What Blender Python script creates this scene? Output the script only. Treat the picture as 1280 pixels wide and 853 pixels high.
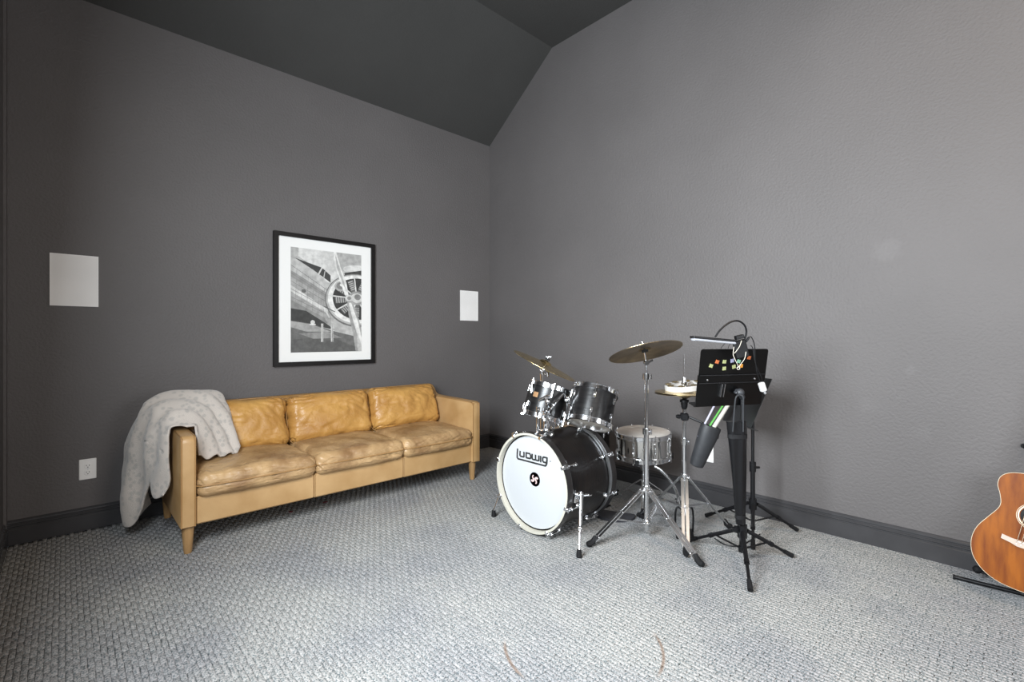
import bpy, math, random
import numpy as np
from mathutils import Vector, Matrix, noise
random.seed(7)
for o in list(bpy.data.objects): bpy.data.objects.remove(o)
C = bpy.context.scene.collection
V = Vector; R = math.radians; PI = math.pi

# ------------------------------------------------------------------ camera
CAM = V((-3.121, -3.654, 1.10)); FWD = V((0.6845, 0.7290, 0)).normalized(); RGT = V((FWD.y, -FWD.x, 0))
FOC = 596.0; PY = 421.5
cd = bpy.data.cameras.new('camera'); cam = bpy.data.objects.new('camera', cd); C.objects.link(cam)
cam.location = CAM; cam.rotation_euler = FWD.to_track_quat('-Z', 'Y').to_euler()
cd.sensor_width = 36; cd.lens = FOC / 1280 * 36; cd.shift_y = -(426.5 - PY) / 1280; cd.clip_start = 0.02
bpy.context.scene.camera = cam
# ------------------------------------------------------------------ world, lights, exposure
sc = bpy.context.scene
sc.view_settings.view_transform = 'Standard'; sc.view_settings.look = 'None'
sc.view_settings.gamma = 1; sc.view_settings.exposure = 0.26; sc.view_settings.use_curve_mapping = False
w = bpy.data.worlds.new('world'); sc.world = w; w.use_nodes = True
w.node_tree.nodes['Background'].inputs[0].default_value = (0.75, 0.85, 1, 1)
w.node_tree.nodes['Background'].inputs[1].default_value = 1.0
RX0, RX1, RY0, RY1 = -3.352, 0.0, -6.9, 0.0          # the room
def area(name, loc, aim, sx, sy, power, col):
    l = bpy.data.lights.new(name, 'AREA'); l.shape = 'RECTANGLE'; l.size = sx; l.size_y = sy
    l.energy = power; l.color = col
    l.spread = R(180 if 'lamp' in name else 174)
    o = bpy.data.objects.new(name, l); C.objects.link(o); o.location = loc
    o.rotation_euler = (V(aim) - V(loc)).to_track_quat('-Z', 'Y').to_euler()
    return o
area('daylight_side_window', (-3.28, -2.60, 1.62), (0, -2.60, 1.40), 0.95, 1.05, 138, (0.88, 0.95, 1.0))
area('daylight_side_window', (-3.28, -5.05, 1.56), (0, -5.05, 1.50), 1.25, 1.35, 62, (0.88, 0.95, 1.0))
area('daylight_rear_window', (-1.30, -6.83, 1.60), (-1.30, 0, 1.3), 1.7, 1.5, 46, (0.96, 0.98, 1.0))
area('warm_ceiling_lamp', (-1.9, -4.3, 3.55), (-1.9, -4.3, 0), 1.2, 1.2, 44, (1.0, 0.80, 0.60))

# ------------------------------------------------------------------ helpers
def ray(u, v): return FWD + RGT * ((u - 640) / FOC) + V((0, 0, -(v - PY) / FOC))
def at(u, v, t): return CAM + ray(u, v) * t
def plane(u, v, p, n):
    r = ray(u, v); return CAM + r * ((V(p) - CAM).dot(V(n)) / r.dot(V(n)))
def axis_frame(o, z, x=None):
    z = V(z).normalized()
    if x is None: x = V((1, 0, 0)) if abs(z.x) < .8 else V((0, 1, 0))
    y = z.cross(V(x)).normalized(); x = y.cross(z)
    M = Matrix((x, y, z)).transposed().to_4x4(); M.translation = V(o); return M

class MB:
    def __init__(s): s.v = []; s.f = []; s.m = []; s.cur = 0
    def add(s, vs, fs):
        b = len(s.v); s.v += [V(p) for p in vs]; s.f += [[b + i for i in f] for f in fs]; s.m += [s.cur] * len(fs); return s
    def box(s, c, sz, M=None, bev=0.0):
        hx, hy, hz = [q / 2 for q in sz]; c = V(c)
        if bev <= 0:
            vs = [V((x, y, z)) for z in (-hz, hz) for x, y in ((-hx, -hy), (hx, -hy), (hx, hy), (-hx, hy))]
            fs = [(3, 2, 1, 0), (4, 5, 6, 7)] + [(i, (i + 1) % 4, 4 + (i + 1) % 4, 4 + i) for i in range(4)]
        else:
            b = min(bev, hx * .95, hy * .95, hz * .95)
            def rg(k, z): return [V((x, y, z)) for x, y in ((-hx + k, -hy), (hx - k, -hy), (hx, -hy + k), (hx, hy - k), (hx - k, hy), (-hx + k, hy), (-hx, hy - k), (-hx, -hy + k))]
            def sh(z):
                q = b; return [V((x, y, z)) for x, y in ((-hx + q * 1.3, -hy + q), (hx - q * 1.3, -hy + q), (hx - q, -hy + q * 1.3), (hx - q, hy - q * 1.3), (hx - q * 1.3, hy - q), (-hx + q * 1.3, hy - q), (-hx + q, hy - q * 1.3), (-hx + q, -hy + q * 1.3))]
            rs = [sh(-hz), rg(b, -hz + b), rg(b, hz - b), sh(hz)]; vs = sum(rs, []); fs = [tuple(range(7, -1, -1)), tuple(range(24, 32))]
            for r in range(3): fs += [(8 * r + i, 8 * r + (i + 1) % 8, 8 * r + 8 + (i + 1) % 8, 8 * r + 8 + i) for i in range(8)]
        vs = [(M @ p if M else p) + c for p in vs]
        return s.add(vs, fs)
    def bar(s, p0, p1, wd, ht, up=(0, 0, 1), bev=0):
        p0, p1 = V(p0), V(p1); z = (p1 - p0); L = z.length; z.normalize(); x = V(up).cross(z)
        if x.length < 1e-4: x = V((1, 0, 0)).cross(z)
        x.normalize(); y = z.cross(x); M = Matrix((x, y, z)).transposed()
        return s.box((p0 + p1) / 2, (wd, ht, L), M, bev)
    def tube(s, pts, r, seg=10, closed=False, cap=True):
        pts = [V(p) for p in pts]; n = len(pts); rr = r if isinstance(r, (list, tuple)) else [r] * n
        nrm = None; vs = []
        for i, p in enumerate(pts):
            a = pts[(i - 1) % n] if (i or closed) else p; b = pts[(i + 1) % n] if (i < n - 1 or closed) else p
            t = (b - a).normalized()
            if nrm is None:
                nrm = t.cross(V((0, 0, 1)));
                if nrm.length < .1: nrm = t.cross(V((1, 0, 0)))
            nrm = (nrm - t * nrm.dot(t)).normalized(); bn = t.cross(nrm)
            vs += [p + (nrm * math.cos(k * 2 * PI / seg) + bn * math.sin(k * 2 * PI / seg)) * rr[i] for k in range(seg)]
        fs = []
        for i in range(n if closed else n - 1):
            j = (i + 1) % n
            fs += [(i * seg + k, i * seg + (k + 1) % seg, j * seg + (k + 1) % seg, j * seg + k) for k in range(seg)]
        if not closed and cap: fs += [tuple(range(seg - 1, -1, -1)), tuple((n - 1) * seg + k for k in range(seg))]
        return s.add(vs, fs)
    def cyl(s, p0, p1, r0, r1=None, seg=14): return s.tube([p0, p1], [r0, r0 if r1 is None else r1], seg)
    def lathe(s, prof, M=None, seg=32, closed=False):
        vs = []
        for r, z in prof: vs += [V((r * math.cos(k * 2 * PI / seg), r * math.sin(k * 2 * PI / seg), z)) for k in range(seg)]
        n = len(prof); fs = []
        for i in range(n if closed else n - 1):
            j = (i + 1) % n; fs += [(i * seg + k, i * seg + (k + 1) % seg, j * seg + (k + 1) % seg, j * seg + k) for k in range(seg)]
        if not closed:
            if prof[0][0] > 1e-6: fs.append(tuple(range(seg - 1, -1, -1)))
            if prof[-1][0] > 1e-6: fs.append(tuple((n - 1) * seg + k for k in range(seg)))
        return s.add([M @ p for p in vs] if M else vs, fs)
    def ball(s, c, r, seg=12, sq=1.0):
        return s.lathe([(max(1e-7, r * math.cos(a)), r * sq * math.sin(a)) for a in [(-.5 + i / 8) * PI for i in range(9)]], Matrix.Translation(V(c)), seg)
    def prism(s, pts, d):
        n = len(pts); d = V(d); pts = [V(p) for p in pts]
        return s.add(pts + [p + d for p in pts], [tuple(range(n - 1, -1, -1)), tuple(range(n, 2 * n))] + [(i, (i + 1) % n, n + (i + 1) % n, n + i) for i in range(n)])
    def poly(s, pts): return s.add(pts, [tuple(range(len(pts)))])
    def build(s, name, mat, parent=None, smooth=35, fix=True):
        org = V(parent['_o']) if parent is not None else V((0, 0, 0))
        me = bpy.data.meshes.new(name); me.from_pydata([tuple(p - org) for p in s.v], [], s.f)
        for m in (mat if isinstance(mat, (list, tuple)) else [mat]): me.materials.append(m)
        me.polygons.foreach_set('material_index', s.m); me.update()
        if fix:
            import bmesh
            bm = bmesh.new(); bm.from_mesh(me); bmesh.ops.remove_doubles(bm, verts=bm.verts, dist=2e-6)
            bmesh.ops.recalc_face_normals(bm, faces=bm.faces); bm.to_mesh(me); bm.free()
        if smooth: me.shade_smooth(); me.set_sharp_from_angle(angle=R(smooth))
        o = bpy.data.objects.new(name, me); C.objects.link(o)
        if parent is not None: o.parent = parent
        o['_o'] = tuple(org)
        return o
def tag(o, label=None, cat=None, group=None, kind=None):
    if label: o['label'] = label
    if cat: o['category'] = cat
    if group: o['group'] = group
    if kind: o['kind'] = kind
    return o
def thing(name, loc, label, cat, group=None):
    o = bpy.data.objects.new(name, None); C.objects.link(o); o.location = loc; o['_o'] = tuple(loc); o.empty_display_size = .05
    return tag(o, label, cat, group)
def selfthing(mb, name, mat, loc, label, cat, group=None, smooth=35, fix=True):
    """one mesh that is a whole thing, with its origin at loc"""
    e = {'_o': tuple(loc)}
    class P(dict): pass
    mb.v = [p - V(loc) for p in mb.v]; o = mb.build(name, mat, None, smooth, fix); o.location = loc; o['_o'] = tuple(loc)
    return tag(o, label, cat, group)
def arc(c, r, a0, a1, n, ux, uy): return [V(c) + V(ux) * (r * math.cos(a0 + (a1 - a0) * i / n)) + V(uy) * (r * math.sin(a0 + (a1 - a0) * i / n)) for i in range(n + 1)]
def spline(pts, n=8, closed=False):
    P = [V(p) for p in pts]; N = len(P); out = []
    for i in range(N if closed else N - 1):
        g = (lambda k: P[k % N]) if closed else (lambda k: P[max(0, min(N - 1, k))])
        a, b, c, d = g(i - 1), g(i), g(i + 1), g(i + 2)
        for j in range(n):
            t = j / n; out.append(.5 * (2 * b + (c - a) * t + (2 * a - 5 * b + 4 * c - d) * t * t + (3 * b - a - 3 * c + d) * t ** 3))
    if not closed: out.append(P[-1])
    return out

# ------------------------------------------------------------------ materials
def mat(name, col, rough=.5, metal=0, var=0, vscale=4, bump=0, bscale=60, spec=.5, stretch=None, coat=0, col2=None, detail=3, bdist=.002):
    m = bpy.data.materials.new(name); m.use_nodes = True; nt = m.node_tree; b = nt.nodes['Principled BSDF']
    b.inputs['Base Color'].default_value = (*col, 1); b.inputs['Roughness'].default_value = rough; b.inputs['Metallic'].default_value = metal
    b.inputs['Specular IOR Level'].default_value = spec; b.inputs['Coat Weight'].default_value = coat
    if var or bump:
        tc = nt.nodes.new('ShaderNodeTexCoord'); mp = nt.nodes.new('ShaderNodeMapping'); nt.links.new(tc.outputs['Object'], mp.inputs[0])
        if stretch: mp.inputs['Scale'].default_value = stretch
    if var:
        n = nt.nodes.new('ShaderNodeTexNoise'); n.inputs['Scale'].default_value = vscale; n.inputs['Detail'].default_value = detail; nt.links.new(mp.outputs[0], n.inputs['Vector'])
        cr = nt.nodes.new('ShaderNodeValToRGB'); c2 = col2 or tuple(c * (1 - var) for c in col)
        cr.color_ramp.elements[0].position = .35; cr.color_ramp.elements[1].position = .65
        cr.color_ramp.elements[0].color = (*c2, 1); cr.color_ramp.elements[1].color = (*[min(1, c * (1 + (0 if col2 else var * .6))) for c in col], 1)
        nt.links.new(n.outputs['Fac'], cr.inputs[0]); nt.links.new(cr.outputs[0], b.inputs['Base Color'])
    if bump:
        n2 = nt.nodes.new('ShaderNodeTexNoise'); n2.inputs['Scale'].default_value = bscale; n2.inputs['Detail'].default_value = 2; nt.links.new(mp.outputs[0], n2.inputs['Vector'])
        bp = nt.nodes.new('ShaderNodeBump'); bp.inputs['Strength'].default_value = bump; bp.inputs['Distance'].default_value = bdist
        nt.links.new(n2.outputs['Fac'], bp.inputs['Height']); nt.links.new(bp.outputs[0], b.inputs['Normal'])
    return m
WALLC = (.122, .113, .112)
def wall_mat(name, col, spots=()):
    m = mat(name, col, .62, 0, .06, 1.3, .75, 75, .35, bdist=.004); nt = m.node_tree; b = nt.nodes['Principled BSDF']
    if spots:
        tc = nt.nodes.new('ShaderNodeTexCoord'); src = b.inputs['Base Color'].links[0].from_socket
        nz = nt.nodes.new('ShaderNodeTexNoise'); nz.inputs['Scale'].default_value = 28; nt.links.new(tc.outputs['Object'], nz.inputs['Vector'])
        for (x, y, z, rr, amt) in spots:
            d = nt.nodes.new('ShaderNodeVectorMath'); d.operation = 'DISTANCE'; d.inputs[1].default_value = (x, y, z); nt.links.new(tc.outputs['Object'], d.inputs[0])
            ad = nt.nodes.new('ShaderNodeMath'); ad.operation = 'MULTIPLY_ADD'; ad.inputs[1].default_value = -.10; nt.links.new(nz.outputs['Fac'], ad.inputs[0]); nt.links.new(d.outputs['Value'], ad.inputs[2])
            mr = nt.nodes.new('ShaderNodeMapRange'); mr.inputs['From Min'].default_value = rr * .4 - .05; mr.inputs['From Max'].default_value = rr - .05; mr.inputs['To Min'].default_value = amt; mr.inputs['To Max'].default_value = 0
            nt.links.new(ad.outputs[0], mr.inputs['Value'])
            mx = nt.nodes.new('ShaderNodeMix'); mx.data_type = 'RGBA'; mx.inputs['B'].default_value = (.34, .33, .33, 1); nt.links.new(mr.outputs[0], mx.inputs['Factor']); nt.links.new(src, mx.inputs['A']); src = mx.outputs['Result']
        nt.links.new(src, b.inputs['Base Color'])
    return m
M_wall = wall_mat('wall_paint', WALLC)
pB = [plane(u, v, (0, 0, 0), (1, 0, 0)) for u, v in ((1110, 312), (1140, 463), (1085, 508), (1153, 543), (1120, 492))]
M_wallB = wall_mat('wall_paint_patched', WALLC, [(0, pB[0].y, pB[0].z, .075, .055), (0, pB[1].y, pB[1].z, .03, .04), (0, pB[2].y, pB[2].z, .05, .03), (0, pB[3].y, pB[3].z, .05, .03), (0, pB[4].y, pB[4].z, .02, .06)])
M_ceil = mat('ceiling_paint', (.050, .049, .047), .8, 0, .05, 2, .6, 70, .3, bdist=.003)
M_base = mat('baseboard_paint', (.052, .051, .054), .22, 0, .10, 9, 0)
M_white = mat('white_plastic', (.56, .55, .54), .45); M_whitemet = mat('white_grille', (.84, .82, .80), .6, 0, .05, 3, .3, 900)
M_fit = mat('white_fitting', (.86, .84, .82), .45); M_slot = mat('dark_slot', (.02, .02, .02), .6)
M_chrome = mat('chrome', (.86, .87, .89), .13, 1.0); M_steel = mat('brushed_steel', (.62, .63, .65), .3, 1.0); M_bar = mat('satin_chrome_bar', (.92, .92, .93), .26, 1.0)
M_black = mat('black_plastic', (.005, .005, .006), .40, spec=.35); M_blackmet = mat('black_powder_coat', (.004, .004, .005), .36, 0, 0, 1, .15, 400, .4)
M_rubber = mat('black_rubber', (.007, .007, .008), .7, spec=.3)
M_brass = mat('cymbal_bronze', (.60, .46, .22), .27, 1.0, .22, 30, .25, 220, stretch=(1, 1, 1)); M_brassdk = mat('cymbal_bronze_worn', (.36, .28, .17), .28, 1.0, .3, 14, .2, 200)
M_head = mat('white_drum_head', (.50, .515, .53), .32); M_headw = mat('coated_drum_head', (.70, .64, .58), .5, 0, .12, 9)
M_clearhead = mat('resonant_head', (.55, .50, .44), .3, 0, .15, 12)
M_hoopin = mat('cream_hoop_lining', (.50, .48, .41), .5); M_felt = mat('black_felt', (.012, .012, .012), .95)
M_art = None
def leather(name, c1, c2, rough=.42, bs=.5):
    m = mat(name, c1, rough, 0, .5, 5.5, 0, col2=c2, detail=6); nt = m.node_tree; b = nt.nodes['Principled BSDF']
    tc = nt.nodes.new('ShaderNodeTexCoord')
    vo = nt.nodes.new('ShaderNodeTexVoronoi'); vo.inputs['Scale'].default_value = 260; nt.links.new(tc.outputs['Object'], vo.inputs['Vector'])
    nz = nt.nodes.new('ShaderNodeTexNoise'); nz.inputs['Scale'].default_value = 26; nz.inputs['Detail'].default_value = 4; nz.inputs['Distortion'].default_value = 1.2; nt.links.new(tc.outputs['Object'], nz.inputs['Vector'])
    b1 = nt.nodes.new('ShaderNodeBump'); b1.inputs['Strength'].default_value = .12; b1.inputs['Distance'].default_value = .001; nt.links.new(vo.outputs['Distance'], b1.inputs['Height'])
    b2 = nt.nodes.new('ShaderNodeBump'); b2.inputs['Strength'].default_value = bs; b2.inputs['Distance'].default_value = .004; nt.links.new(nz.outputs['Fac'], b2.inputs['Height']); nt.links.new(b1.outputs[0], b2.inputs['Normal'])
    nt.links.new(b2.outputs[0], b.inputs['Normal']); return m
M_lth = leather('tan_leather', (.50, .315, .145), (.40, .235, .095), .45, .15)
M_lthseat = leather('worn_tan_leather', (.50, .325, .160), (.25, .140, .062), .42, .9)
M_lthback = leather('honey_leather', (.52, .285, .080), (.38, .185, .045), .36, .9)
M_welt = leather('leather_piping', (.36, .20, .075), (.28, .15, .05), .5, .1)
M_leg = mat('light_oak_leg', (.40, .235, .10), .42, 0, .25, 5, .2, 60, stretch=(8, 8, 1))
M_shell = mat('black_stained_oak_shell', (.012, .011, .011), .30, 0, .6, 7, .5, 26, .45, stretch=(1, .35, 9), coat=.0, col2=(.004, .004, .0045), bdist=.0012)
M_bshell = mat('black_stained_oak_bass_shell', (.010, .007, .006), .30, 0, .7, 8, .6, 22, .30, stretch=(9, 1, 1), coat=.0, col2=(.004, .004, .0045), bdist=.0012)
def wood_guitar():
    m = mat('mahogany_top', (.27, .078, .006), .42, 0, .5, 5, .15, 90, .2, stretch=(1, 7, 1.2), coat=.05, col2=(.15, .036, .004), detail=6); return m
M_guitar = wood_guitar(); M_rosewood = mat('dark_rosewood', (.09, .045, .03), .4, 0, .3, 8); M_binding = mat('cream_binding', (.72, .62, .46), .4)
M_bridge = mat('pale_bridge_wood', (.50, .40, .33), .45); M_string = mat('bronze_string', (.85, .70, .52), .25, 1)

# ------------------------------------------------------------------ the room
CH, CF, FY = 3.02, 3.641, -0.845      # wall top, flat ceiling height, fold position
def structure(mb, name, m, parent=None, smooth=0):
    o = mb.build(name, m, parent, smooth, True)
    if parent is None: o['kind'] = 'structure'
    return o
structure(MB().box(((RX0 + RX1) / 2, (RY0 + RY1) / 2, -.06), (RX1 - RX0 + .3, RY1 - RY0 + .3, .10)), 'floor', mat('carpet_backing', (.26, .26, .25), .95))
structure(MB().box(((RX0 + RX1) / 2, .05, CH / 2), (RX1 - RX0 + .2, .1, CH)), 'wall_back', M_wall)
structure(MB().prism([(0, .1, -.01), (0, RY0 - .1, -.01), (0, RY0 - .1, CF + .1), (0, FY - .13, CF + .1), (0, .1, CH + .0)], (.1, 0, 0)), 'wall_right', M_wallB)
cm = MB(); cm.prism([(RX0 - .1, FY, CF), (RX0 - .1, .1, CH - (CF - CH) / FY * -.1), (RX0 - .1, .1, CF + .12), (RX0 - .1, FY, CF + .12)], (RX1 - RX0 + .2, 0, 0))
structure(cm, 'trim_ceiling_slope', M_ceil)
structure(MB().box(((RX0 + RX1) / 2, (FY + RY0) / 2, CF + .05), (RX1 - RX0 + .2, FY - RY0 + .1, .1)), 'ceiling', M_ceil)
def wall_open(name, m, fixed, axis, a0, a1, opens, z0=.85, z1=2.27, top=CF, th=.1):
    mb = MB(); cur = a0
    def bx(p, q, zz0, zz1):
        if axis == 'y': mb.box((fixed, (p + q) / 2, (zz0 + zz1) / 2), (th, q - p, zz1 - zz0))
        else: mb.box(((p + q) / 2, fixed, (zz0 + zz1) / 2), (q - p, th, zz1 - zz0))
    for o0, o1 in opens:
        bx(cur, o0, 0, top); bx(o0, o1, 0, z0); bx(o0, o1, z1, top); cur = o1
    bx(cur, a1, 0, top); return structure(mb, name, m)
wall_open('wall_left', M_wall, RX0 - .05, 'y', RY0 - .1, .0, [(-5.7, -4.4), (-3.27, -1.97)])
wall_open('wall_front', M_wall, RY0 - .05, 'x', RX0, RX1, [(-2.2, -.4)])
M_frame = mat('window_frame_white', (.75, .75, .74), .4)
M_glass = bpy.data.materials.new('window_glass'); M_glass.use_nodes = True
gb = M_glass.node_tree.nodes['Principled BSDF']; gb.inputs['Transmission Weight'].default_value = 1; gb.inputs['Roughness'].default_value = 0.02
def window(n, axis, fixed, a0, a1, z0=.85, z1=2.27):
    mb = MB(); t = .05
    def bx(m_, p, q, zz0, zz1, d=.06):
        if axis == 'y': m_.box((fixed, (p + q) / 2, (zz0 + zz1) / 2), (d, q - p, zz1 - zz0))
        else: m_.box(((p + q) / 2, fixed, (zz0 + zz1) / 2), (q - p, d, zz1 - zz0))
    bx(mb, a0, a1, z0, z0 + t); bx(mb, a0, a1, z1 - t, z1); bx(mb, a0, a0 + t, z0 + t, z1 - t); bx(mb, a1 - t, a1, z0 + t, z1 - t); bx(mb, a0 + t, a1 - t, (z0 + z1) / 2 - .02, (z0 + z1) / 2 + .02)
    o = structure(mb, 'window_%d' % n, M_frame)
    g = MB(); bx(g, a0 + t, a1 - t, z0 + t, (z0 + z1) / 2 - .02, .006); g.build('pane', M_glass, o, 0)
    g = MB(); bx(g, a0 + t, a1 - t, (z0 + z1) / 2 + .02, z1 - t, .006); g.build('pane', M_glass, o, 0)
window(1, 'y', RX0 - .05, -3.27, -1.97); window(2, 'y', RX0 - .05, -5.7, -4.4); window(3, 'x', RY0 - .05, -2.2, -.4)
BP = [(0, 0), (.016, 0), (.016, .080), (.013, .084), (.009, .085), (.009, .091), (.014, .095), (.014, .101), (.007, .104), (.007, .109), (.011, .113), (.010, .120), (.004, .127), (0, .129)]
def baseboard(name, a, b, n):
    a, b, n = V(a), V(b), V(n); structure(MB().prism([a + n * p + V((0, 0, z)) for p, z in BP], b - a), name, M_base)
baseboard('baseboard_back', (RX0, 0, 0), (RX1, 0, 0), (0, -1, 0)); baseboard('baseboard_right', (0, 0, 0), (0, RY0, 0), (-1, 0, 0))
baseboard('baseboard_left', (RX0, 0, 0), (RX0, RY0, 0), (1, 0, 0)); baseboard('baseboard_front', (RX0, RY0, 0), (RX1, RY0, 0), (0, 1, 0))
tr = MB().box((RX0 + .006, -.03, 1.55), (.012, .05, 2.9)); structure(tr, 'trim_1', M_wall)

# carpet: woven cut pile, one raised tuft per weave cell
def carpet():
    m = bpy.data.materials.new('grey_woven_carpet'); m.use_nodes = True; nt = m.node_tree; b = nt.nodes['Principled BSDF']; b.inputs['Roughness'].default_value = .95; b.inputs['Specular IOR Level'].default_value = .1
    N = nt.nodes.new; L = nt.links.new
    tc = N('ShaderNodeTexCoord'); n1 = N('ShaderNodeTexNoise'); n1.inputs['Scale'].default_value = 170; n1.inputs['Detail'].default_value = 3; L(tc.outputs['Object'], n1.inputs['Vector'])
    cr = N('ShaderNodeValToRGB'); e = cr.color_ramp.elements; e[0].position = .39; e[0].color = (.13, .153, .16, 1); e[1].position = .59; e[1].color = (.46, .44, .43, 1); x = cr.color_ramp.elements.new(.48); x.color = (.32, .323, .32, 1); L(n1.outputs['Fac'], cr.inputs[0])
    n2 = N('ShaderNodeTexNoise'); n2.inputs['Scale'].default_value = 2.1; n2.inputs['Detail'].default_value = 3; L(tc.outputs['Object'], n2.inputs['Vector'])
    c2 = N('ShaderNodeValToRGB'); e = c2.color_ramp.elements; e[0].position = .36; e[0].color = (.82, .83, .86, 1); e[1].position = .60; e[1].color = (1, 1, .985, 1); L(n2.outputs['Fac'], c2.inputs[0])
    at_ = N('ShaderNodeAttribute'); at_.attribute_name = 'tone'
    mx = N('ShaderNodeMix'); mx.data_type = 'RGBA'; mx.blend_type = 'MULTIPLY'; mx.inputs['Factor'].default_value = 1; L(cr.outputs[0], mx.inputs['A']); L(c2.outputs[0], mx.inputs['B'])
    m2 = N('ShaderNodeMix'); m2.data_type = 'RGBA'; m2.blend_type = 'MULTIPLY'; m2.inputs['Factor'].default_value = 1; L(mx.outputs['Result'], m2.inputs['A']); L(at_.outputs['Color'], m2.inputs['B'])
    # brown worn ring left by a round piece of furniture
    src = m2.outputs['Result']
    for cx, cy, rad, amt in RINGS:
        d = N('ShaderNodeVectorMath'); d.operation = 'DISTANCE'; d.inputs[1].default_value = (cx, cy, 0); L(tc.outputs['Object'], d.inputs[0])
        s_ = N('ShaderNodeMath'); s_.operation = 'SUBTRACT'; s_.inputs[1].default_value = rad; L(d.outputs['Value'], s_.inputs[0])
        a_ = N('ShaderNodeMath'); a_.operation = 'ABSOLUTE'; L(s_.outputs[0], a_.inputs[0])
        mr = N('ShaderNodeMapRange'); mr.inputs['From Min'].default_value = .002; mr.inputs['From Max'].default_value = .008; mr.inputs['To Min'].default_value = 1; mr.inputs['To Max'].default_value = 0; L(a_.outputs[0], mr.inputs['Value'])
        ms_ = []
        for q, rr_ in RSPOTS:
            dq = N('ShaderNodeVectorMath'); dq.operation = 'DISTANCE'; dq.inputs[1].default_value = (q.x, q.y, 0); L(tc.outputs['Object'], dq.inputs[0])
            mq = N('ShaderNodeMapRange'); mq.inputs['From Min'].default_value = rr_ * .6; mq.inputs['From Max'].default_value = rr_; mq.inputs['To Min'].default_value = amt; mq.inputs['To Max'].default_value = 0; L(dq.outputs['Value'], mq.inputs['Value']); ms_.append(mq)
        mr2 = N('ShaderNodeMath'); mr2.operation = 'MAXIMUM'; L(ms_[0].outputs[0], mr2.inputs[0]); L(ms_[1].outputs[0], mr2.inputs[1])
        mu = N('ShaderNodeMath'); mu.operation = 'MULTIPLY'; L(mr.outputs[0], mu.inputs[0]); L(mr2.outputs[0], mu.inputs[1])
        m3 = N('ShaderNodeMix'); m3.data_type = 'RGBA'; m3.inputs['B'].default_value = (.20, .13, .09, 1); L(mu.outputs[0], m3.inputs['Factor']); L(src, m3.inputs['A']); src = m3.outputs['Result']
    L(src, b.inputs['Base Color'])
    bp = N('ShaderNodeBump'); bp.inputs['Strength'].default_value = .6; bp.inputs['Distance'].default_value = .003; L(n1.outputs['Fac'], bp.inputs['Height']); L(bp.outputs[0], b.inputs['Normal'])
    rng = np.random.default_rng(3); W, Ln = .0180, .070
    nx = int((RX1 - RX0) / W); ny = int(5.6 / Ln)
    i, j = np.meshgrid(np.arange(nx), np.arange(ny), indexing='ij'); i = i.ravel(); j = j.ravel(); n = len(i)
    cx = RX0 + (i + .5) * W; cy = -(j + .5) * Ln - (i % 2) * Ln * .5 - (rng.uniform(-.004, .004, nx)[i])
    hx = W * .5 - .0002 + rng.uniform(-.0006, .0006, n); hy = Ln * .5 - .0002 + rng.uniform(-.0010, .0010, n)
    top = rng.uniform(-.0008, .0, n); dz = -.011
    rings = [(1.0, 1.0, dz), (.975, .99, -.0018), (.80, .93, 0)]
    vs = np.zeros((n, 12, 3)); rot = rng.uniform(-.03, .03, n)
    for r, (fx, fy, z) in enumerate(rings):
        for k, (sx, sy) in enumerate(((-1, -1), (1, -1), (1, 1), (-1, 1))):
            x = sx * hx * fx; y = sy * hy * fy
            vs[:, r * 4 + k, 0] = cx + x - rot * y; vs[:, r * 4 + k, 1] = np.clip(cy + y + rot * x, -6.3, -.001); vs[:, r * 4 + k, 2] = top + z
    q = []
    for r in range(2):
        for k in range(4): q.append((r * 4 + k, r * 4 + (k + 1) % 4, r * 4 + 4 + (k + 1) % 4, r * 4 + 4 + k))
    q.append((8, 9, 10, 11)); q = np.array(q); F = (q[None] + (np.arange(n) * 12)[:, None, None]).reshape(-1, 4)
    me = bpy.data.meshes.new('carpet_pile'); me.vertices.add(n * 12); me.vertices.foreach_set('co', vs.reshape(-1))
    me.loops.add(F.size); me.loops.foreach_set('vertex_index', F.reshape(-1)); me.polygons.add(len(F)); me.polygons.foreach_set('loop_start', np.arange(0, F.size, 4)); me.update(calc_edges=True)
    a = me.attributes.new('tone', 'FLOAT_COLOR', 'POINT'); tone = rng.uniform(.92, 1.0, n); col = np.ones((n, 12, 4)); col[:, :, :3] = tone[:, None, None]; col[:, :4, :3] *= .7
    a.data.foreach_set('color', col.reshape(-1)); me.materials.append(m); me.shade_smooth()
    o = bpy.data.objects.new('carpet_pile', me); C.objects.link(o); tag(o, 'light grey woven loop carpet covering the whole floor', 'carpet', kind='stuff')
ra = plane(631, 802, (0, 0, 0), (0, 0, 1)); rb = plane(828, 812, (0, 0, 0), (0, 0, 1)); rc_ = plane(650, 843, (0, 0, 0), (0, 0, 1))
def circ(a, b, c):
    ax, ay, bx, by, cx, cy = a.x, a.y, b.x, b.y, c.x, c.y; d = 2 * (ax * (by - cy) + bx * (cy - ay) + cx * (ay - by))
    ux = ((ax * ax + ay * ay) * (by - cy) + (bx * bx + by * by) * (cy - ay) + (cx * cx + cy * cy) * (ay - by)) / d
    uy = ((ax * ax + ay * ay) * (cx - bx) + (bx * bx + by * by) * (ax - cx) + (cx * cx + cy * cy) * (bx - ax)) / d
    return ux, uy, math.hypot(ax - ux, ay - uy)
RSPOTS = [(plane(638, 824, (0, 0, 0), (0, 0, 1)), .11), (plane(826, 818, (0, 0, 0), (0, 0, 1)), .13)]
RINGS = [(*circ(ra, rb, rc_), .75)]
carpet()

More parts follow.
